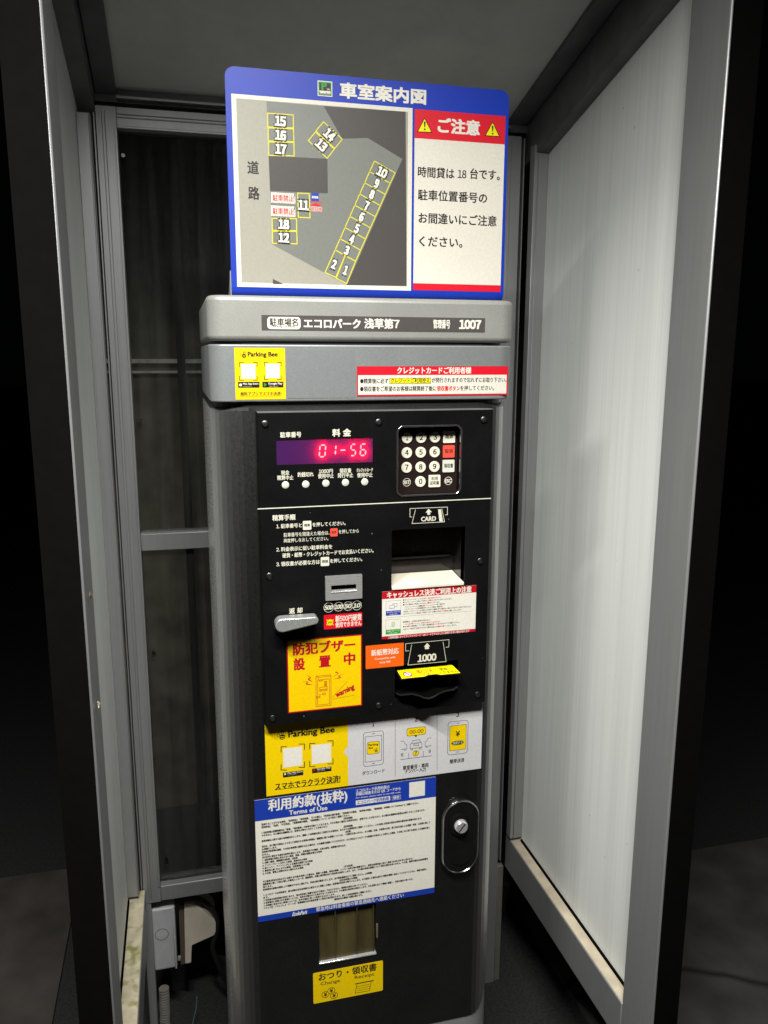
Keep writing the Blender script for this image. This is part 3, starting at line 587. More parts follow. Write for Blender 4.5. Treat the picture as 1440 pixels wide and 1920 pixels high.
def key(lab, x, y, shape, k, r=103, txt=None):
    m = MB(YK-.0016); c = xz('keys', x, y, m.y)
    if shape == 'o':
        R = r*VIEW['keys'][2]*m.mpp(); m.tube([(c[0], YK+.0002, c[1]), (c[0], YK-.0012, c[1]), (c[0], YK-.0016, c[1])], R, k, 32, [R, R, R*.94])
        m.text('keys', lab, x-32 if lab != '1' else x-22, y-4, x+32 if lab != '1' else x+18, y-8, 92, 'kuro', 1, .08)
    elif shape == 'ring':
        m.y = YK-.00005; m.disc('keys', x, y, r, 'legend', 1, 32, 9); m.text('keys', lab, x-58, y+3, x+58, y-3, 62, 'legend', 1, .10)
    else:
        x0, y0, x1, y1 = shape; a = xz('keys', x0, y0, m.y); b = xz('keys', x1, y1, m.y); m.prism(rrect(a[0], b[0], b[1], a[1], .0012, 3), m.y, YK+.0002, k)
        rows = txt or [(lab, 0)]; 
        for t, dy in rows: hw_ = 72 if len(t) == 2 and len(rows) == 1 else (58 if len(t) == 2 else 82); m.text('keys', t, x-hw_, y+dy-2, x+hw_, y+dy-8, 72 if len(rows) == 1 else 62, 'kuro', 1, .04)
    m.build('key', kp, 'red square key' if k == 'keyred' else None)
for t, x, y in (('1', 322, 300), ('2', 575, 294), ('3', 826, 288), ('4', 317, 568), ('5', 569, 560), ('6', 820, 554), ('7', 314, 833), ('8', 566, 826), ('9', 815, 817), ('0', 563, 1087)): key(t, x, y, 'o', 'keyw')
key('精算', 1077, 280, (972, 174, 1182, 385), 'keyw'); key('取消', 1070, 543, (969, 434, 1172, 650), 'keyred'); key('領収書', 1066, 805, (962, 697, 1169, 911), 'lampw')
key('利用', 814, 1075, (711, 970, 917, 1179), 'keyw', txt=[('利用', -40), ('証明書', 40)]); key('SET', 314, 1097, 'ring', None, 78); key('ESC', 1060, 1070, 'ring', None, 78)
# card reader recess
cz0 = h_card[2]; m = MB(); yb = .034; a, b, c, d = h_card
m.add([(a, YP+.001, c), (b, YP+.001, c), (b, YP+.001, d), (a, YP+.001, d), (a, yb, c), (b, yb, c), (b, yb, d), (a, yb, d)], [(1, 2, 6, 5), (2, 3, 7, 6), (3, 0, 4, 7)], 'gloss')
m.add([(a, yb, c), (b, yb, c), (b, yb, d), (a, yb, d)], [(0, 1, 2, 3)], 'smoke'); rd = m.build('card_reader', pm, 'deep black card reader recess')
m = MB(); m.hexa([(a+.0005, YP-.002, c+.0002), (b-.0005, YP-.002, c+.0002), (b-.0005, yb-.001, c+.0002), (a+.0005, yb-.001, c+.0002)], [(a+.0005, YP-.002, c+.0045), (b-.0005, YP-.002, c+.0045), (b-.0005, yb-.001, c+.0090), (a+.0005, yb-.001, c+.0090)], 'cream'); m.build('reader_ledge', rd, bevel=.0008)
m = MB(); m.box(a+.006, b-.006, yb-.004, yb-.001, c+.030, c+.0325, 'pitch'); m.build('card_mouth', rd)
# coin slot
a, b, c, d = h_coin; P = xz('low', 423, 66, YP); Q = xz('low', 649, 198, YP); m = MB()
holed(m, P[0], Q[0], Q[1], P[1], [(a, b, c, d)], YP-.0032, YP+.0002, 'steel'); cs = m.build('coin_slot', pm, 'brushed steel coin slot plate', bevel=.0008)
m = MB(); m.hexa([(a-.001, YP-.0034, c-.0024), (b+.001, YP-.0034, c-.0024), (b+.0006, YP+.004, c-.0002), (a-.0006, YP+.004, c-.0002)], [(a-.001, YP-.0040, c-.0012), (b+.001, YP-.0040, c-.0012), (b+.0006, YP+.004, c+.0012), (a-.0006, YP+.004, c+.0012)], 'bright'); m.build('slot_lip', cs)
m = MB(); cup(m, (a-.0003, b+.0003, c-.001, d+.0003), YP-.001, YP+.02, 'pitch'); m.build('slot_recess', cs)
# return lever
def hull2(c1, r1, c2, r2, n=14):
    dx, dz = c2[0]-c1[0], c2[1]-c1[1]; L = math.hypot(dx, dz); th = math.atan2(dz, dx); be = math.acos((r1-r2)/L); out = []
    for i in range(n+1): t = th+be+(2*math.pi-2*be)*i/n; out.append((c1[0]+r1*math.cos(t), c1[1]+r1*math.sin(t)))
    for i in range(n+1): t = th-be+2*be*i/n; out.append((c2[0]+r2*math.cos(t), c2[1]+r2*math.sin(t)))
    return out
YL = YP-.026
lv0 = xz('low', 163, 372, YL); lv1 = xz('low', 361, 341, YL); m = MB(); m.prism(hull2(lv0, .0088, lv1, .0050), YL, YP-.009, 'lever'); lv = m.build('return_lever', pm, 'silver coin return lever', bevel=.0014, seg=3)
c = xz('low', 160, 372, YP); m = MB(); m.tube([(c[0], YP, c[1]), (c[0], YP-.004, c[1]), (c[0], YP-.0055, c[1])], .0105, 'gloss', 28, [.0112, .0110, .0098]); m.tube([(c[0]+.001, YP-.005, c[1]), (c[0]+.001, YL+.012, c[1])], .0075, 'chrome', 20); m.build('lever_boss', lv, smooth=True)
# bill slot
a, b, c, d = h_bill; m = MB(); cup(m, (a, b, c, d), YP+.001, .03, 'pitch', 'smoke'); bs = m.build('bill_slot', pm, 'black banknote slot')
q = [at('low', 852, 634, YP+.0115), at('low', 1197, 602, YP+.0115), at('low', 1262, 662, YP-.0170), at('low', 890, 701, YP-.0170)]
zb_, zf_ = (q[0].z+q[1].z)/2, (q[2].z+q[3].z)/2; q[0].z = q[1].z = zb_; q[2].z = q[3].z = zf_
def on(u, v_, e=0.): p = (q[0]*(1-u)+q[1]*u)*(1-v_)+(q[3]*(1-u)+q[2]*u)*v_; return Vector((p.x, p.y-e*.62, p.z+e*.78))
m = MB(); edge = [(0, 0), (1, 0), (1, .97), (.97, 1), (.66, 1), (.61, .93), (.56, .88), (.50, .88), (.45, .93), (.40, 1), (.03, 1), (0, .97)]
n = len(edge); m.add([on(*e) for e in edge]+[on(*e, -.0022) for e in edge], [tuple(range(n)), tuple(range(2*n-1, n-1, -1))]+[(i, i+n, (i+1) % n+n, (i+1) % n) for i in range(n)], 'gloss')
lip = m.build('upper_lip', bs)
st = MB()
def onp(pts, k, e): st.add([on(u, v_, e) for u, v_ in pts], [tuple(range(len(pts)))], k)
onp([(.02, .04), (.985, .04), (.985, .95), (.67, .95), (.60, .84), (.46, .84), (.39, .95), (.02, .95)], 'lemon', .0003)
def ond(u, v_, R, k, e, ringw=0):
    cpt = on(u, v_, e); ux = (q[1]-q[0]).normalized(); uy = (q[0]-q[3]).normalized(); st.add([cpt+ux*R*math.cos(2*math.pi*i/20)+uy*R*math.sin(2*math.pi*i/20) for i in range(20)], [tuple(range(20))], k)
ond(.15, .62, .0066, 'dred', .0004); ond(.15, .62, .0050, 'white', .0005)
for s in (1, -1): onp([(.10, .62-s*.22+.03), (.11, .62-s*.22-.03), (.20, .62+s*.22-.03), (.19, .62+s*.22+.03)], 'dred', .0006+.00005*s)
def ont(t, u0, u1, v0, hgt, k, e, bold=.05):
    V, F = glyphs(t); x0, x1, _, _ = ext(V); y0, y1 = EM; N = [(0, 0), (.012*bold*10, 0)]
    for i, (ou, ov) in enumerate(N): st.add([on(u0+(x-x0)/(x1-x0)*(u1-u0)+ou*.3, v0+hgt/2-(y-y0)/(y1-y0)*hgt, e+.00002*i) for x, y in V], F, k)
ont('濡れた札', .31, .60, .50, .30, 'red', .0005); ont('ご使用', .64, .84, .48, .26, 'kuro', .0005); ont('できません', .65, .975, .77, .24, 'kuro', .0005); ont('やぶれた札', .34, .50, .74, .17, 'red', .0005)
st.build('lip_sticker', lip, 'bright yellow label on the lip')
L = [at('low', x, y, yy) for x, y, yy in ((864, 788, YP-.004), (885, 797, YP-.010), (960, 790, YP-.014), (1005, 802, YP-.018), (1035, 815, YP-.021), (1062, 818, YP-.022), (1090, 808, YP-.021), (1120, 788, YP-.018), (1160, 772, YP-.014), (1215, 760, YP-.010), (1234, 745, YP-.004))]
m = MB(); m.tube(L, .0012, 'gloss', 8); 
Lb = [Vector((p.x, YP+.010, p.z-.001)) for p in L]; nL = len(L); m.add([p+Vector((0, 0, -.0006)) for p in L]+Lb, [(i, i+1, i+1+nL, i+nL) for i in range(nL-1)], 'void'); m.build('lower_lip', bs, smooth=True)
# panel stickers
m = MB(YP-.0002); m.rect('low', 416, 306, 652, 375, 'red', 0, .0012, .0004); m.disc('low', 454, 350, 21, 'yellow', 1); m.disc('low', 454, 350, 15, 'lemon', 2); m.text('low', '500', 441, 351, 467, 349, 12, 'kuro', 3, .08)
for an in (40, 140, 220, 320): m.disc('low', 454+24*math.cos(math.radians(an)), 350+22*math.sin(math.radians(an)), 4, 'yellow', 1)
m.text('low', '新500円硬貨', 487, 331, 648, 316, 37, 'white', 1, .045); m.text('low', '使用できません', 487, 367, 647, 353, 29, 'white', 1, .05); m.build('coin_notice', pm, 'small red notice below the coin slot')
m = MB(YP-.0002); r = m.rect('low', 187, 462, 651, 860, 'dred', 0, 0, .0004); m.flat(rrect(r[0]+.0016, r[1]-.0016, r[2]+.0016, r[3]-.0016), 'byellow', 1)
B = lambda t, a, b, c, d, h, k='dred', lay=2, bold=.09, **kw: m.text('buzz', t, a, b, c, d, h, k, lay, bold, **kw)
B('防犯ブザー', 325, 1052, 1100, 982, 135)
for t, x, y in (('設', 404, 1232), ('置', 722, 1196), ('中', 1028, 1166)): B(t, x-72, y, x+72, y-6, 138)
BL = lambda p, w_, k='orange', c=False, lay=2: m.line('buzz', p, w_, k, lay, c)
BL([(612, 1378), (798, 1358), (798, 1736), (612, 1753)], 7, 'dred', True); BL([(632, 1425), (778, 1408), (778, 1718), (632, 1735)], 6, 'dred', True); BL([(612, 1378), (640, 1390), (640, 1420)], 5, 'dred'); BL([(640, 1392), (798, 1375)], 5, 'dred')
BL([(652, 1425), (692, 1421), (692, 1435), (652, 1439)], 6, 'dred', True); BL([(658, 1515), (750, 1505), (750, 1532), (658, 1542)], 6, 'dred', True); BL([(658, 1552), (750, 1542), (750, 1554), (658, 1564)], 6, 'dred', True); BL([(688, 1588), (728, 1584), (728, 1602), (688, 1606)], 6, 'dred', True)
for r_ in range(4):
    for c_ in range(3): m.poly('buzz', [(713+c_*13, 1438+r_*17), (723+c_*13, 1437+r_*17), (723+c_*13, 1449+r_*17), (713+c_*13, 1450+r_*17)], 'dred', 2)
BL([(615, 1632), (662, 1627), (662, 1642), (615, 1648)], 6, 'dred', True); BL([(650, 1612), (663, 1600), (663, 1625)], 6, 'dred')
def bolt(x0, y0, x1, y1, x2, y2, x3, y3):
    m.poly('buzz', [(x0, y0), (x1+9, y1-7), (x1, y1+2)], 'dred', 2); m.poly('buzz', [(x1+9, y1-7), (x2-7, y2-6), (x2, y2+3), (x1-4, y1+6)], 'dred', 2.3); m.poly('buzz', [(x2+4, y2-8), (x3, y3), (x2-4, y2+8)], 'dred', 2.6)
bolt(485, 1355, 545, 1400, 515, 1412, 580, 1455); bolt(437, 1440, 512, 1450, 490, 1472, 578, 1482); bolt(918, 1268, 852, 1325, 892, 1335, 822, 1390); bolt(968, 1345, 890, 1372, 920, 1390, 830, 1415)
BL([(812, 1640), (1000, 1440)], 4, 'dred'); BL([(815, 1660), (1083, 1612)], 4, 'dred')
c = xz('buzz', 973, 1566, m.y); m.glyph('warning', c[0], c[1], .0275, .0094, 'dred', 2, .10, .15, math.radians(22))
m.build('buzzer_sticker', pm, 'large yellow sticker with red border and lettering')
m = MB(YP-.0002); r = m.rect('note', 113, 134, 1310, 643, 'white', 0, 0, .0004)
def band(z_hi, z_lo, k, lay): m.flat(rrect(r[0], r[1], z_lo, z_hi), k, lay)
H = r[3]-r[2]; band(r[3], r[3]-.155*H, 'dred', 1); band(r[2]+.06*H, r[2], 'dred', 1)
N_ = lambda t, a, b, c, d, h, k='kuro', lay=2, bold=.03: m.text('note', t, a, b, c, d, h, k, lay, bold)
N_('キャッシュレス決済ご利用上の注意', 175, 183, 1262, 100, 76, 'white', 2, .07); N_('ご利用店舗によってクレジットカード・QRコードどちらかしかご利用できない場合があります', 190, 722, 1235, 640, 30, 'white', 2, .03)
for (x0, y0, x1, y1, ys, k, ta, tb) in ((162, 256, 352, 428, 383, 'cbox', 'クレジットカード', 'Credit Card'), (160, 497, 350, 667, 625, 'green', 'QRコード', 'QR code')):
    m.line('note', [(x0, y0), (x1, y0-14), (x1, y1), (x0, y1+14)], 3, k, 1, True); m.rect('note', x0, ys, x1, y1, k, 1.5); N_(ta, x0+12, ys+18, x1-12, ys+4, 22, 'white', 3, .05); N_(tb, x0+45, ys+43, x1-45, ys+32, 15, 'white', 3, .03)
m.line('note', [(248, 290), (305, 284), (305, 322), (248, 328)], 4, 'kblue', 2, True); m.poly('note', [(208, 312), (270, 305), (270, 342), (208, 348)], 'white', 3); m.line('note', [(208, 312), (270, 305), (270, 342), (208, 348)], 4, 'kblue', 3.5, True)
m.line('note', [(238, 527), (270, 524), (270, 582), (238, 585)], 4, 'green', 2, True); m.line('note', [(246, 545), (262, 543), (262, 565), (246, 567)], 3, 'green', 2, True)
m.line('note', [(165, 468), (1268, 380)], 2, 'kuro', 1)
for segs in ([('●クレジットカードと', 380, 242, 620, 222, 'kuro'), ('QR決済・現金は併用できません。', 622, 222, 876, 203, 'red')], [('●クレジットカード1回のご利用は', 380, 271, 690, 247, 'kuro'), ('上限額3万円', 692, 247, 795, 240, 'red'), ('以下とさせていただきます。', 797, 240, 1010, 222, 'kuro')], [('■以下の場合はご利用いただけない場合がございます。', 380, 301, 858, 266, 'kuro')],
    [('・クレジットカードの種類', 396, 332, 630, 314, 'kuro'), ('(国際ブランドクレジット', 632, 314, 770, 303, 'red'), ('カード等)・磁気不良', 772, 303, 915, 288, 'kuro')], [('・クレジットカードの有効期限切れ / カードの破損・読取不良', 396, 360, 890, 322, 'kuro')], [('※当社は、クレジットカードの利用により発生する損害に対する責任は一切負いかねますので予めご了承ください。', 385, 391, 1262, 322, 'kuro')],
    [('※クレジットカード会社がご利用いただいた場合は', 385, 420, 830, 386, 'kuro'), ('現金での精算', 832, 386, 945, 378, 'red'), ('をお願いいたします。', 947, 378, 1135, 364, 'kuro')], [('●精算後は、QR決済の取消は出来ません。', 380, 523, 732, 496, 'kuro')], [('ただしQR決済とクレジット決済は併用', 400, 552, 700, 528, 'red'), ('することはできません。', 702, 528, 862, 517, 'red')],
    [('●QR決済の上限金額は、アプリ等で上限金額を', 380, 584, 760, 552, 'kuro'), ('持っておりますのでご注意ください。', 762, 552, 1112, 524, 'kuro')], [('※QRコード決済がご利用いただけない場合は', 385, 614, 750, 588, 'kuro'), ('現金での精算をお願い', 752, 588, 930, 572, 'red'), ('いたします。', 932, 572, 1072, 560, 'kuro')]):
    for t, x0, y0, x1, y1, k in segs: N_(t, x0, y0, x1, y1, 19, k, 1, .03)
m.build('cashless_notice', pm, 'white notice with red top band under the card reader')
m = MB(YP-.0002); m.rect('low', 673, 495, 906, 615, 'orange', 0, .001, .0004); m.text('low', '新紙幣対応', 707, 538, 876, 526, 35, 'white', 1, .05); m.text('low', 'Compatible with', 728, 575, 855, 566, 16, 'white', 1, .02); m.text('low', 'new bill', 760, 595, 823, 590, 15, 'white', 1, .02); m.build('banknote_sticker', pm, 'small orange sticker left of the bill slot')
# ---------------------------------------------------------------- stickers on the door
YD = -.0004
m = MB(YD); TL = xz('strip', 82, 120, YD); BR = xz('strip', 1352, 375, YD); BL_ = xz('strip', 93, 546, YD); zt = pz0+.004; xs0 = (TL[0]+BL_[0])/2; xs1 = BR[0]; zs0 = (BR[1]+BL_[1])/2; xm = xz('strip', 572, 300, YD)[0]
m.prism(rrect(xs0, xs1, zs0, zt), YD, YD+.0003, 'offw'); m.flat(rrect(xs0, xm, zs0, zt), 'yellow', 1)
c = xz('strip', 566, 280, YD); m.flat([(xm+.0001, c[1]+.0085), (xm-.0065, c[1]), (xm+.0001, c[1]-.0085)], 'offw', 2)
Q = lambda t, a, b, c_, d_, h, k='kuro', lay=2, bold=.06, **kw: m.text('strip', t, a, b, c_, d_, h, k, lay, bold, **kw)
bee(m, 'strip', 178, 184, 52, 'kuro', 'yellow', 2); Q('Parking Bee', 220, 182, 493, 155, 46, bold=.08); code_label(m, 'strip', 190, 262, 304, 360, 2, -16); code_label(m, 'strip', 358, 243, 472, 340, 2, -16)
for x0, y0, x1, y1, t, t2 in ((189, 403, 309, 417, 'Mac App Store', 'からダウンロード'), (360, 380, 474, 393, 'Google Play', 'で手に入れよう')):
    m.rect('strip', x0, y0, x1, y1, 'kuro', 2); Q(t, x0+28, y0+3, x1-5, y0-9+3, 11, 'white', 3); Q(t2, x0+29, y0+14, x1-38, y0+8, 6, 'white', 3, 0)
m.disc('strip', 202, 411, 7, 'white', 3); m.poly('strip', [(368, 381), (382, 388), (368, 397)], 'red', 3)
Q('スマホでラクラク決済!', 143, 488, 527, 438, 40); m.line('strip', [(142, 504), (525, 459)], 3, 'kuro', 2)
for x, y0, y1 in ((848, 79, 420), (1094, 46, 388)): m.line('strip', [(x, y0), (x, y1)], 2.2, 'kuro', 2)
for t, x, y in (('1', 719, 116), ('2', 972, 88), ('3', 1215, 60)): Q(t, x-(6 if t == '1' else 9), y+1, x+(6 if t == '1' else 9), y-1, 28)
def phone(x0, y0, x1, y1, sl, fill):
    a = xz('strip', x0, y0, YD); b = xz('strip', x1, y1, YD); m.flat(rrect(a[0], b[0], b[1], a[1], .0045), 'kuro', 2); t = .0006; m.flat(rrect(a[0]+t, b[0]-t, b[1]+t, a[1]-t, .004), 'offw', 3)
    w_, h_ = b[0]-a[0], a[1]-b[1]; i = (a[0]+.09*w_, b[0]-.09*w_, b[1]+.125*h_, a[1]-.125*h_); m.flat(rrect(*i), 'kuro', 4); m.flat(rrect(i[0]+t, i[1]-t, i[2]+t, i[3]-t), fill, 5)
    m.flat(rrect(a[0]+.43*w_, a[0]+.57*w_, a[1]-.07*h_, a[1]-.055*h_), 'kuro', 4); m.flat(rrect(a[0]+.43*w_, a[0]+.57*w_, b[1]+.06*h_, b[1]+.075*h_), 'kuro', 4)
phone(660, 168, 780, 354, 0, 'offw'); m.rect('strip', 682, 224, 757, 288, 'kuro', 6, .003); m.rect('strip', 684, 226, 755, 286, 'yellow', 7, .003); Q('Parking', 690, 242, 748, 236, 16, lay=8); Q('Bee', 692, 258, 718, 255, 12, lay=8); bee(m, 'strip', 733, 270, 26, 'kuro', 'yellow', 8)
Q('ダウンロード', 655, 405, 786, 393, 22, bold=.03); phone(1158, 106, 1273, 287, 0, 'yellow'); Q('¥', 1203, 175, 1228, 172, 32, lay=6, bold=.06); m.rect('strip', 1178, 220, 1249, 235, 'kuro', 6, .004); Q('決済する', 1184, 231, 1243, 223, 16, 'white', 7, .03); Q('簡単決済', 1168, 337, 1254, 330, 24, bold=.04)
m.rect('strip', 916, 143, 1028, 177, 'kuro', 2, .003); m.rect('strip', 918, 145, 1026, 175, 'yellow', 3, .003); m.poly('strip', [(960, 183), (978, 181), (970, 196)], 'kuro', 2); Q('00-00', 932, 164, 1014, 157, 22, lay=4, bold=.03)
CL = lambda p, c=False, w_=2.6: m.line('strip', p, w_, 'kuro', 2, c)
CL([(936, 262), (936, 238), (945, 230), (953, 214), (990, 209), (998, 224), (1005, 229), (1005, 254)], True); CL([(945, 231), (998, 224)]); CL([(957, 235), (986, 232), (986, 243), (957, 246)], True); CL([(940, 262), (940, 270), (950, 269), (950, 261)]); CL([(990, 256), (990, 264), (1000, 263), (1000, 255)])
CL([(880, 219), (897, 217), (906, 233), (915, 238), (917, 263), (882, 266)]); CL([(901, 265), (901, 271), (911, 270)]); CL([(1060, 198), (1040, 201), (1033, 217), (1024, 222), (1024, 248), (1060, 244)]); CL([(1030, 248), (1030, 254), (1040, 253)])
CL([(880, 326), (1062, 303)]); CL([(928, 288), (928, 318)]); CL([(1013, 277), (1013, 308)]); m.disc('strip', 969, 288, 21, 'kuro', 2.5); m.disc('strip', 969, 288, 18.5, 'yellow', 3); Q('7', 962, 288, 976, 287, 20, lay=4); Q('6', 882, 299, 896, 297, 19, bold=.03); Q('8', 1044, 277, 1057, 276, 19, bold=.03)
Q('車室番号・車両', 893, 376, 1044, 358, 24, bold=.05); Q('ナンバー入力', 905, 397, 1029, 382, 22, bold=.05)
m.build('app_guide_sticker', pm, 'long yellow and white guide sticker with three steps')
# terms of use
m = MB(YD-.0003); TL = xz('strip', 25, 568, m.y); TR = xz('strip', 1088, 425, m.y); BR = xz('strip', 1078, 1105, m.y); BL_ = xz('strip', 42, 1285, m.y)
x0, x1, z1, z0 = (TL[0]+BL_[0])/2, (TR[0]+BR[0])/2, (TL[1]+TR[1])/2, (BL_[1]+BR[1])/2; m.prism(rrect(x0, x1, z0, z1), m.y, m.y+.0003, 'white')
zh = (xz('strip', 30, 691, m.y)[1]+xz('strip', 1085, 543, m.y)[1])/2; zl = (xz('strip', 42, 1250, m.y)[1]+xz('strip', 1078, 1074, m.y)[1])/2
m.flat(rrect(x0, x1, zh, z1), 'navy', 1); m.flat(rrect(x0, x1, z0, zl), 'navy', 1)
Q('利用約款(抜粋)', 102, 594, 568, 541, 64, 'white', 2, .06); Q('Terms of Use', 225, 638, 450, 609, 25, 'white', 2, .07)
Q('エコロパーク利用約款の', 618, 511, 815, 485, 19, 'white', 2, .03); Q('詳細は検索または QR コードから', 618, 529, 880, 497, 19, 'white', 2, .03); Q('For details, please refer to the QR code.', 618, 552, 882, 518, 10, 'white', 2, .03)
m.rect('strip', 617, 567, 818, 566, 'white', 2); Q('エコロパーク利用約款', 624, 580, 812, 554, 20, 'kblue', 3, .05); m.line('strip', [(830, 540), (880, 533), (880, 557), (830, 564)], 1.5, 'white', 2, True); Q('検索', 836, 551, 873, 546, 17, 'white', 2, .03); m.rect('strip', 931, 461, 1022, 536, 'white', 2)
Q('緊急時は料金看板の緊急連絡先へ連絡ください', 385, 1207, 898, 1120, 23, 'white', 2, .03); Q('EcoloPark', 246, 1234, 333, 1219, 22, 'white', 2, .08, slant=.2)
body = ['「駐車することができる車両」「駐車料金」「供用時間」「3つの禁止」「利用者の遵守事項」「駐車場での事故」「駐車券の取扱」「損害賠償」の詳細についてはWebにてご確認ください。',
'「駐車料金」「免責」「不正利用」「営業時間の制限」「車両制限について」は下記をご確認ください。', '        (供用時間)',
'1 当駐車場は営業時間内は「普通」「軽自動車」の駐車を対象としております。やむを得ない場合には供用を休止・変更することがあります。また場内の混雑時の駐車はお断りすることがあります。', 'できません。また場内の混雑時には、駐車をお待ちいただくことがあります。', '        (駐車時間)',
'駐車時間は入庫から最大48時間以内とします。連続して48時間を超えて駐車される場合は、あらかじめ管理会社に連絡してください。これを超える駐車の場合は車両の撤去等の措置を取ります。', '        (免責)',
'当社は、次に掲げる事由により生じた車両または車両の装備品・積載物に関する損害については、一切責任を負いません。また地震、台風、水害等の天災、第三者の行為による盗難・事故・火災等に関しても同様とします。',
'利用者が駐車場の施設、その他の車両等に損害を与えた場合は、その損害を賠償していただきます。また当社はエコロパークの設備の不具合により発生した損害、その他これに準ずる事由による損害を負いません。',
'次の各号に該当する場合は駐車を禁止します。 駐車場内での喫煙、火気の使用、危険物の持ち込み', '1. 当駐車場の車室に収まらない車両、車高、車幅の制限を超える車両', '2. 自動二輪車、原動機付自転車、自転車', '3. ナンバープレートを外した車両、車検切れの車両', '4. 仮ナンバー、アイドリングによる騒音の原因となる車両', '5. 最低地上高 15cm 以下の車両、改造車両(エアロ等)', '6. その他、管理上支障があると認められる車両', '', '        (不正駐車)',
'不正駐車(料金を支払わずに出庫する行為)を発見した場合は、警察への通報、車両の移動、ナンバーの控え等の措置を行い、通常の駐車料金に加えて罰金 50,000 円を申し受けます。', '無断駐車に際して当社が要した費用(レッカー代、調査費用、弁護士費用等)は全て利用者の負担とします。また、その際の車両の損傷について当社は責任を負いません。その他、悪質な場合は法的措置を取ります。',
'駐車場内の設備の故障により精算ができない場合でも、料金は後日請求いたします。必ず緊急連絡先までご連絡ください。(24時間)', '        (反社会的勢力の排除)', '1. エコロパークは利用者が、暴力団等の反社会的勢力に該当すると判断した場合、駐車場の利用をお断りいたします。また発覚した場合は直ちに契約を解除し退去していただくとともに、損害を請求します。',
'2. 利用者は当駐車場の利用にあたり、他の利用者に迷惑を及ぼす行為をしてはなりません。管理者の指示に従ってください。', '3. 駐車場内に放置された車両については、所定の手続きのうえ処分することがあります。その費用は利用者の負担とします。また必要に応じて警察に通報し、行政の指示に従います。', '4. 本約款に定めのない事項については、法令の規定に従って処理するものとします。', 'フラップ式・フラップレス・ゲート式・車番認証方式の各駐車場でご利用方法が異なります。詳しくは料金看板をご確認ください。', '        運営会社は看板に記載の通りです。']
lines = []; mx = 92
for b in body:
    if not b: lines.append(''); continue
    while len(b) > mx: lines.append(b[:mx]); b = b[mx:]
    lines.append(b)
pitch = (zh-zl-.007)/(len(lines)+.5); lw = (x1-x0-.016)
for i, t in enumerate(lines):
    if not t.strip(): continue
    zc_ = zh-.004-pitch*(i+.5)
    nn = sum(1 if ord(ch) > 0x2e7f else .55 for ch in t.strip()); wd = min(lw, lw*nn/mx); xc = (x0+x1)/2 if t.startswith('   ') else x0+.008+wd/2
    m.glyph(t.strip(), xc, zc_, wd, pitch*.74, 'kuro', 1, .10)
m.build('terms_sticker', pm, 'large white terms notice with blue heading')
# coin return
a, b, c, d = cr; m = MB(); cup(m, cr, .0005, .040, 'pitch', 'gloss'); ret = m.build('coin_return', pm, 'coin return opening behind a smoked flap')
m = MB(); m.add([(a+.001, .003, c+.002), (b-.001, .003, c+.002), (b-.001, .010, d), (a+.001, .010, d)], [(0, 1, 2, 3)], 'olive')
for fx in (.28, .66, .95): x_ = a+(b-a)*fx; m.box(x_, x_+.0012, .0015, .006, c+.003, d-.02, 'olive')
m.build('flap', ret)
m = MB(); m.box(a-.0005, b+.0005, -.0022, .012, c-.0002, c+.0022, 'bright'); m.build('return_lip', ret, bevel=.0007)
m = MB(); m.box(b+.0002, b+.0032, -.0006, .0005, c+.026, c+.050, 'brown'); m.build('worn_edge', ret, 'torn brown edge', bevel=.001)
m = MB(YD); m.rect('foot', 464, 411, 789, 489, 'yellow', 0, .002, .0003); F_ = lambda t, p, q_, r_, s_, h, b_=.05: m.text('foot', t, p, q_, r_, s_, h, 'kuro', 1, b_)
F_('おつり・領収書', 490, 429, 760, 380, 33); F_('Change', 499, 459, 589, 447, 20, .02); F_('Receipt', 658, 430, 749, 416, 20, .02)
for x, y in ((522, 508), (549, 490), (562, 512)): m.disc('foot', x, y, 22, 'yellow', 1+.5*(x-520)/20); m.disc('foot', x, y, 21, 'kuro', 1.2+.5*(x-520)/20, 26, 3); m.text('foot', '¥', x-8, y+1, x+8, y-1, 20, 'kuro', 1.3+.5*(x-520)/20, .06)
m.line('foot', [(661, 459), (745, 443)], 6, 'kuro', 1); m.line('foot', [(668, 462), (660, 502), (727, 490), (735, 448)], 3, 'kuro', 1)
for k_ in (12, 22, 32): m.line('foot', [(668, 459+k_), (728, 448+k_)], 2, 'kuro', 1)
m.build('change_sticker', pm, 'yellow sticker under the coin return')
# lock
def stadium(cx, cz, hw, hh, n=12): return [(cx+hw*math.cos(math.radians(a_)), cz+s*(hh-hw)+hw*math.sin(math.radians(a_))) for s, b0 in ((1, 0), (-1, 180)) for a_ in [b0+180*i/n for i in range(n+1)]]
T_ = at('strip', 1230, 556, -.006); Bt = at('strip', 1225, 985, -.006); Lx = at('strip', 1118, 770, -.006); Rx = at('strip', 1336, 760, -.006); cx, cz = (Lx.x+Rx.x)/2, (T_.z+Bt.z)/2; hw_, hh_ = (Rx.x-Lx.x)/2, (T_.z-Bt.z)/2
m = MB(); m.prism(stadium(cx, cz, hw_, hh_), -.010, .001, 'lockblack'); lk = m.build('door_lock', pm, 'dark chrome oval lock plate', bevel=.003, seg=4)
m = MB(); m.prism(stadium(cx, cz-.004, hw_*.60, hh_*.70), -.0115, -.009, 'lockblack'); m.build('lock_slider', lk, bevel=.0012, seg=3)
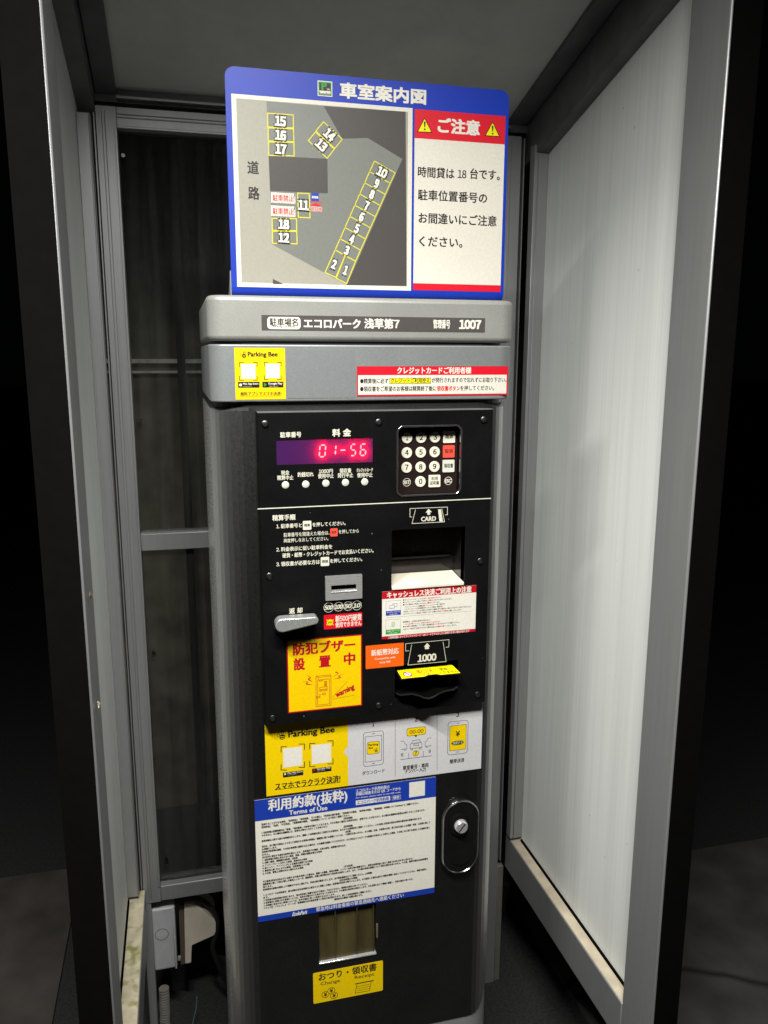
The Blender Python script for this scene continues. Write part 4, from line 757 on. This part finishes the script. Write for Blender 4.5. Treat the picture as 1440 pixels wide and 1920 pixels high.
o_, i_ = stadium(cx, cz, hw_-.0006, hh_-.0006), stadium(cx, cz, hw_-.0022, hh_-.0022); n = len(o_); m = MB(); m.add([(a_, -.0085, b_) for a_, b_ in o_]+[(a_, -.0112, b_) for a_, b_ in i_]+[(a_, -.0095, b_) for a_, b_ in stadium(cx, cz, hw_-.0034, hh_-.0034)], [(q_, (q_+1) % n, (q_+1) % n+n, q_+n) for q_ in range(n)]+[(q_+n, (q_+1) % n+n, (q_+1) % n+2*n, q_+2*n) for q_ in range(n)], 'chrome'); m.build('lock_rim', lk, smooth=True)
kx = at('strip', 1233, 715, -.016); m = MB(); m.tube([(kx.x, -.009, kx.z), (kx.x, -.014, kx.z), (kx.x, -.0152, kx.z)], .017, 'lockblack', 36, [.0172, .0168, .0150]); m.build('lock_collar', lk, smooth=True)
m = MB(); m.tube([(kx.x, -.014, kx.z), (kx.x, -.0205, kx.z), (kx.x, -.0222, kx.z)], .0098, 'bright', 32, [.0102, .0096, .0082]); kn = m.build('key_cylinder', lk, smooth=True)
m = MB(-.0223); dv = Vector((.62, .78))*.0078; nv = Vector((-.78, .62))*.0010; kc = Vector((kx.x, kx.z)); m.flat([tuple(kc-dv+nv), tuple(kc-dv-nv), tuple(kc+dv-nv), tuple(kc+dv+nv)], 'pitch', 0); m.build('key_slit', kn)

# ================================================================== SIGN ON TOP
YS = .050
sg = thing('information_sign', (.017, YS, 1.49), 'blue bordered parking map sign standing on the cap', 'sign')
A = xz('sign', 47, 58, YS); Bq = xz('sign', 1372, 172, YS); Lo = xz('sign', 90, 1110, YS); Ro = xz('sign', 1355, 1125, YS)
sx0, sx1, sz1 = (A[0]+Lo[0])/2, (Bq[0]+Ro[0])/2, (A[1]+Bq[1])/2; szb = 1.5035
out = [(sx0, szb), (sx1, szb)]+[p for p in rrect(sx0, sx1, szb, sz1, .0115, 8) if p[1] > szb+.02]
m = MB(); m.prism(out, YS, YS+.003, 'blue')
n = 8; ang = [math.radians(90*i/n) for i in range(n+1)]; R = .0125; pf = [(YS+R-R*math.cos(t), szb-R*math.sin(t)) for t in ang]; pf2 = [(YS+R-(R-.003)*math.cos(t), szb-(R-.003)*math.sin(t)) for t in ang]; pf.append((YS+.07, szb-R)); pf2.append((YS+.07, szb-R+.003)); nn = len(pf)
V = [(x, y, z) for x in (sx0, sx1) for y, z in pf+pf2]; F = []
for i in range(nn-1): F += [(i, i+1, 2*nn+i+1, 2*nn+i), (nn+i, 3*nn+i, 3*nn+i+1, nn+i+1), (i, nn+i, nn+i+1, i+1), (2*nn+i, 2*nn+i+1, 3*nn+i+1, 3*nn+i)]
m.add(V, F, 'blue'); m.build('sign_plate', sg, smooth=True)
m = MB(); m.hexa([(sx0-.0012, YS+.002, szb-R+.0005), (sx0-.0002, YS+.002, szb-R+.0005), (sx0-.0002, YS+.05, szb-R+.0005), (sx0-.0012, YS+.05, szb-R+.0005)], [(sx0-.0012, YS+.002, szb+.02), (sx0-.0002, YS+.002, szb+.02), (sx0-.0002, YS+.006, szb+.02), (sx0-.0012, YS+.006, szb+.02)], 'alu'); m.build('bracket', sg)
m = MB(YS-.0003); Z = lambda t, a, b, c_, d_, h, k='white', lay=1, bold=.08, **kw: m.text('sign', t, a, b, c_, d_, h, k, lay, bold, **kw)
Z('車室案内図', 588, 172, 991, 206, 66, bold=.10, gap=1.0)
r = m.rect('sign', 485, 126, 554, 203, 'white', 0); m.frame(r[0]+.001, r[1]-.001, r[2]+.001, r[3]-.001, .0012, 'green', 1); q_ = (r[3]-r[2]); m.flat(rrect(r[0]+.0022, r[1]-.0022, r[2]+q_*.36, r[3]-.0022), 'kuro', 1.5); m.flat(rrect(r[0]+.0022, r[1]-.0022, r[2]+.0022, r[2]+q_*.34), 'white', 1.5)
Z('P', 503, 152, 528, 153, 34, 'green', 3, .14); Z('24h', 528, 168, 542, 168, 9, 'white', 3, .03); Z('EcoloPark', 494, 188, 547, 190, 13, 'kuro', 3, .05)
m.build('sign_heading', sg)
m = MB(YS-.0003); r = m.rect('sign', 83, 187, 920, 1105, 'paper', 0); 
bg = m.rect('sign', 106, 209, 900, 1085, 'grey1', 1)
G = lambda pts, k, lay: m.poly('sign', pts, k, lay)
G([(513, 245), (895, 272), (900, 1083), (621, 1079), (880, 492), (718, 394), (600, 398)], 'grey3', 2); G([(247, 223), (513, 245), (600, 398), (718, 394), (880, 492), (622, 1078), (275, 890)], 'grey2', 2.4)
G([(257, 477), (531, 491), (533, 652), (264, 640)], 'grey3', 3); G([(277, 1050), (277, 1073), (326, 1075)], 'grey3', 3)
def cell(p, wd=4.2): m.line('sign', p, wd, 'stall', 4, True)
def lerp(a, b, t): return (a[0]+(b[0]-a[0])*t, a[1]+(b[1]-a[1])*t)
for p in ([(252, 279), (372, 287), (373, 348), (254, 343)], [(255, 347), (373, 352), (375, 412), (256, 408)], [(257, 413), (375, 415), (376, 478), (258, 475)], [(513, 319), (600, 400), (565, 443), (477, 362)], [(475, 367), (563, 446), (530, 489), (442, 406)],
    [(750, 502), (846, 557), (823, 605), (727, 551)], [(567, 915), (613, 942), (570, 1043), (520, 1020)], [(613, 942), (662, 968), (620, 1072), (572, 1047)], [(392, 651), (446, 653), (450, 766), (396, 763)], [(273, 768), (387, 770), (388, 826), (275, 824)], [(275, 828), (388, 829), (390, 887), (276, 885)]): cell(p)
for i in range(7):
    t0, t1 = i/7, (i+1)/7; cell([lerp((727, 551), (567, 915), t0), lerp((823, 605), (662, 968), t0), lerp((823, 605), (662, 968), t1), lerp((727, 551), (567, 915), t1)])
def num(t, x, y, rot=0., h=37):
    c_ = xz('sign', x, y, m.y); hg = h*VIEW['sign'][2]*m.mpp(); wd = {1: .58, 2: 1.32}[len(t)]*hg
    if t == '1': wd = .50*hg
    m.glyph(t, c_[0], c_[1], wd*1.22, hg*1.20, 'kuro', 5, .34, 0, math.radians(-rot)); m.glyph(t, c_[0], c_[1], wd, hg, 'white', 6, .15, 0, math.radians(-rot))
for t, x, y, ro in (('15', 312, 316, 2), ('16', 313, 381, 2), ('17', 314, 446, 2), ('14', 541, 380, 40), ('13', 503, 427, 40), ('10', 785, 554, 24), ('9', 761, 606, 20), ('8', 738, 657, 20), ('7', 714, 710, 20), ('6', 690, 762, 20), ('5', 668, 816, 20), ('4', 645, 866, 20), ('3', 621, 917, 20), ('2', 562, 982, 20), ('1', 616, 1010, 20), ('11', 420, 707, 2), ('18', 328, 796, 1), ('12', 328, 858, 1)): num(t, x, y, ro)
Z('道', 158, 532, 212, 535, 56, 'kuro', 3, .05); Z('路', 162, 651, 215, 654, 56, 'kuro', 3, .05)
for y in (647, 708):
    r = m.rect('sign', 268, y, 382, y+54, 'white', 4); 
    for i in range(16): xx = 272+i*7; m.line('sign', [(xx, y+52), (min(xx+24, 380), y+4)], 1.3, 'graytxt', 4.5)
    Z('駐車禁止', 276, y+27, 374, y+29, 30, 'white', 5, .16); Z('駐車禁止', 276, y+27, 374, y+29, 28, 'red', 6, .04)
m.rect('sign', 455, 649, 491, 689, 'navy', 4); Z('精算機', 458, 670, 488, 671, 11, 'white', 5, .05); m.line('sign', [(446, 690), (508, 693)], 3, 'red', 4); G([(477, 696), (508, 712), (446, 710)], 'red', 4); Z('現在地', 452, 724, 507, 726, 20, 'white', 4.5, .18); Z('現在地', 453, 724, 506, 726, 18, 'red', 5, .05)
m.build('map_panel', sg, 'grey parking lot map with numbered yellow stalls')
m = MB(YS-.0003); r = m.rect('sign', 938, 259, 1336, 1111, 'red', 0); zA = (xz('sign', 938, 397, m.y)[1]+xz('sign', 1344, 421, m.y)[1])/2; zB = (xz('sign', 943, 1073, m.y)[1]+xz('sign', 1336, 1077, m.y)[1])/2; m.flat(rrect(r[0], r[1], zB, zA), 'paper', 1)
for tri, ex in (([(983, 298), (948, 367), (1019, 370)], (984, 342)), ([(1300, 316), (1263, 385), (1334, 390)], (1300, 362))):
    G(tri, 'kuro', 2); cx_ = sum(p[0] for p in tri)/3; cy_ = sum(p[1] for p in tri)/3; G([lerp(p, (cx_, cy_), .16) for p in tri], 'lemon', 3); G([(ex[0]-4, ex[1]-24), (ex[0]+4, ex[1]-24), (ex[0]+2, ex[1]+3), (ex[0]-2, ex[1]+3)], 'kuro', 4); m.disc('sign', ex[0], ex[1]+12, 4.2, 'kuro', 4, 12)
Z('ご注意', 1044, 340, 1241, 347, 64, 'white', 2, .10)
for t, a, b, c_, d_ in (('時間貸は', 952, 555, 1122, 559), ('18', 1138, 562, 1178, 563), ('台です。', 1195, 562, 1334, 568), ('駐車位置番号の', 952, 664, 1275, 671), ('お間違いにご注意', 955, 770, 1319, 780), ('ください。', 957, 876, 1160, 882)): Z(t, a, b, c_, d_, 46 if t != '18' else 37, 'kuro', 2, .045)
m.build('caution_panel', sg, 'white caution notice with red heading')
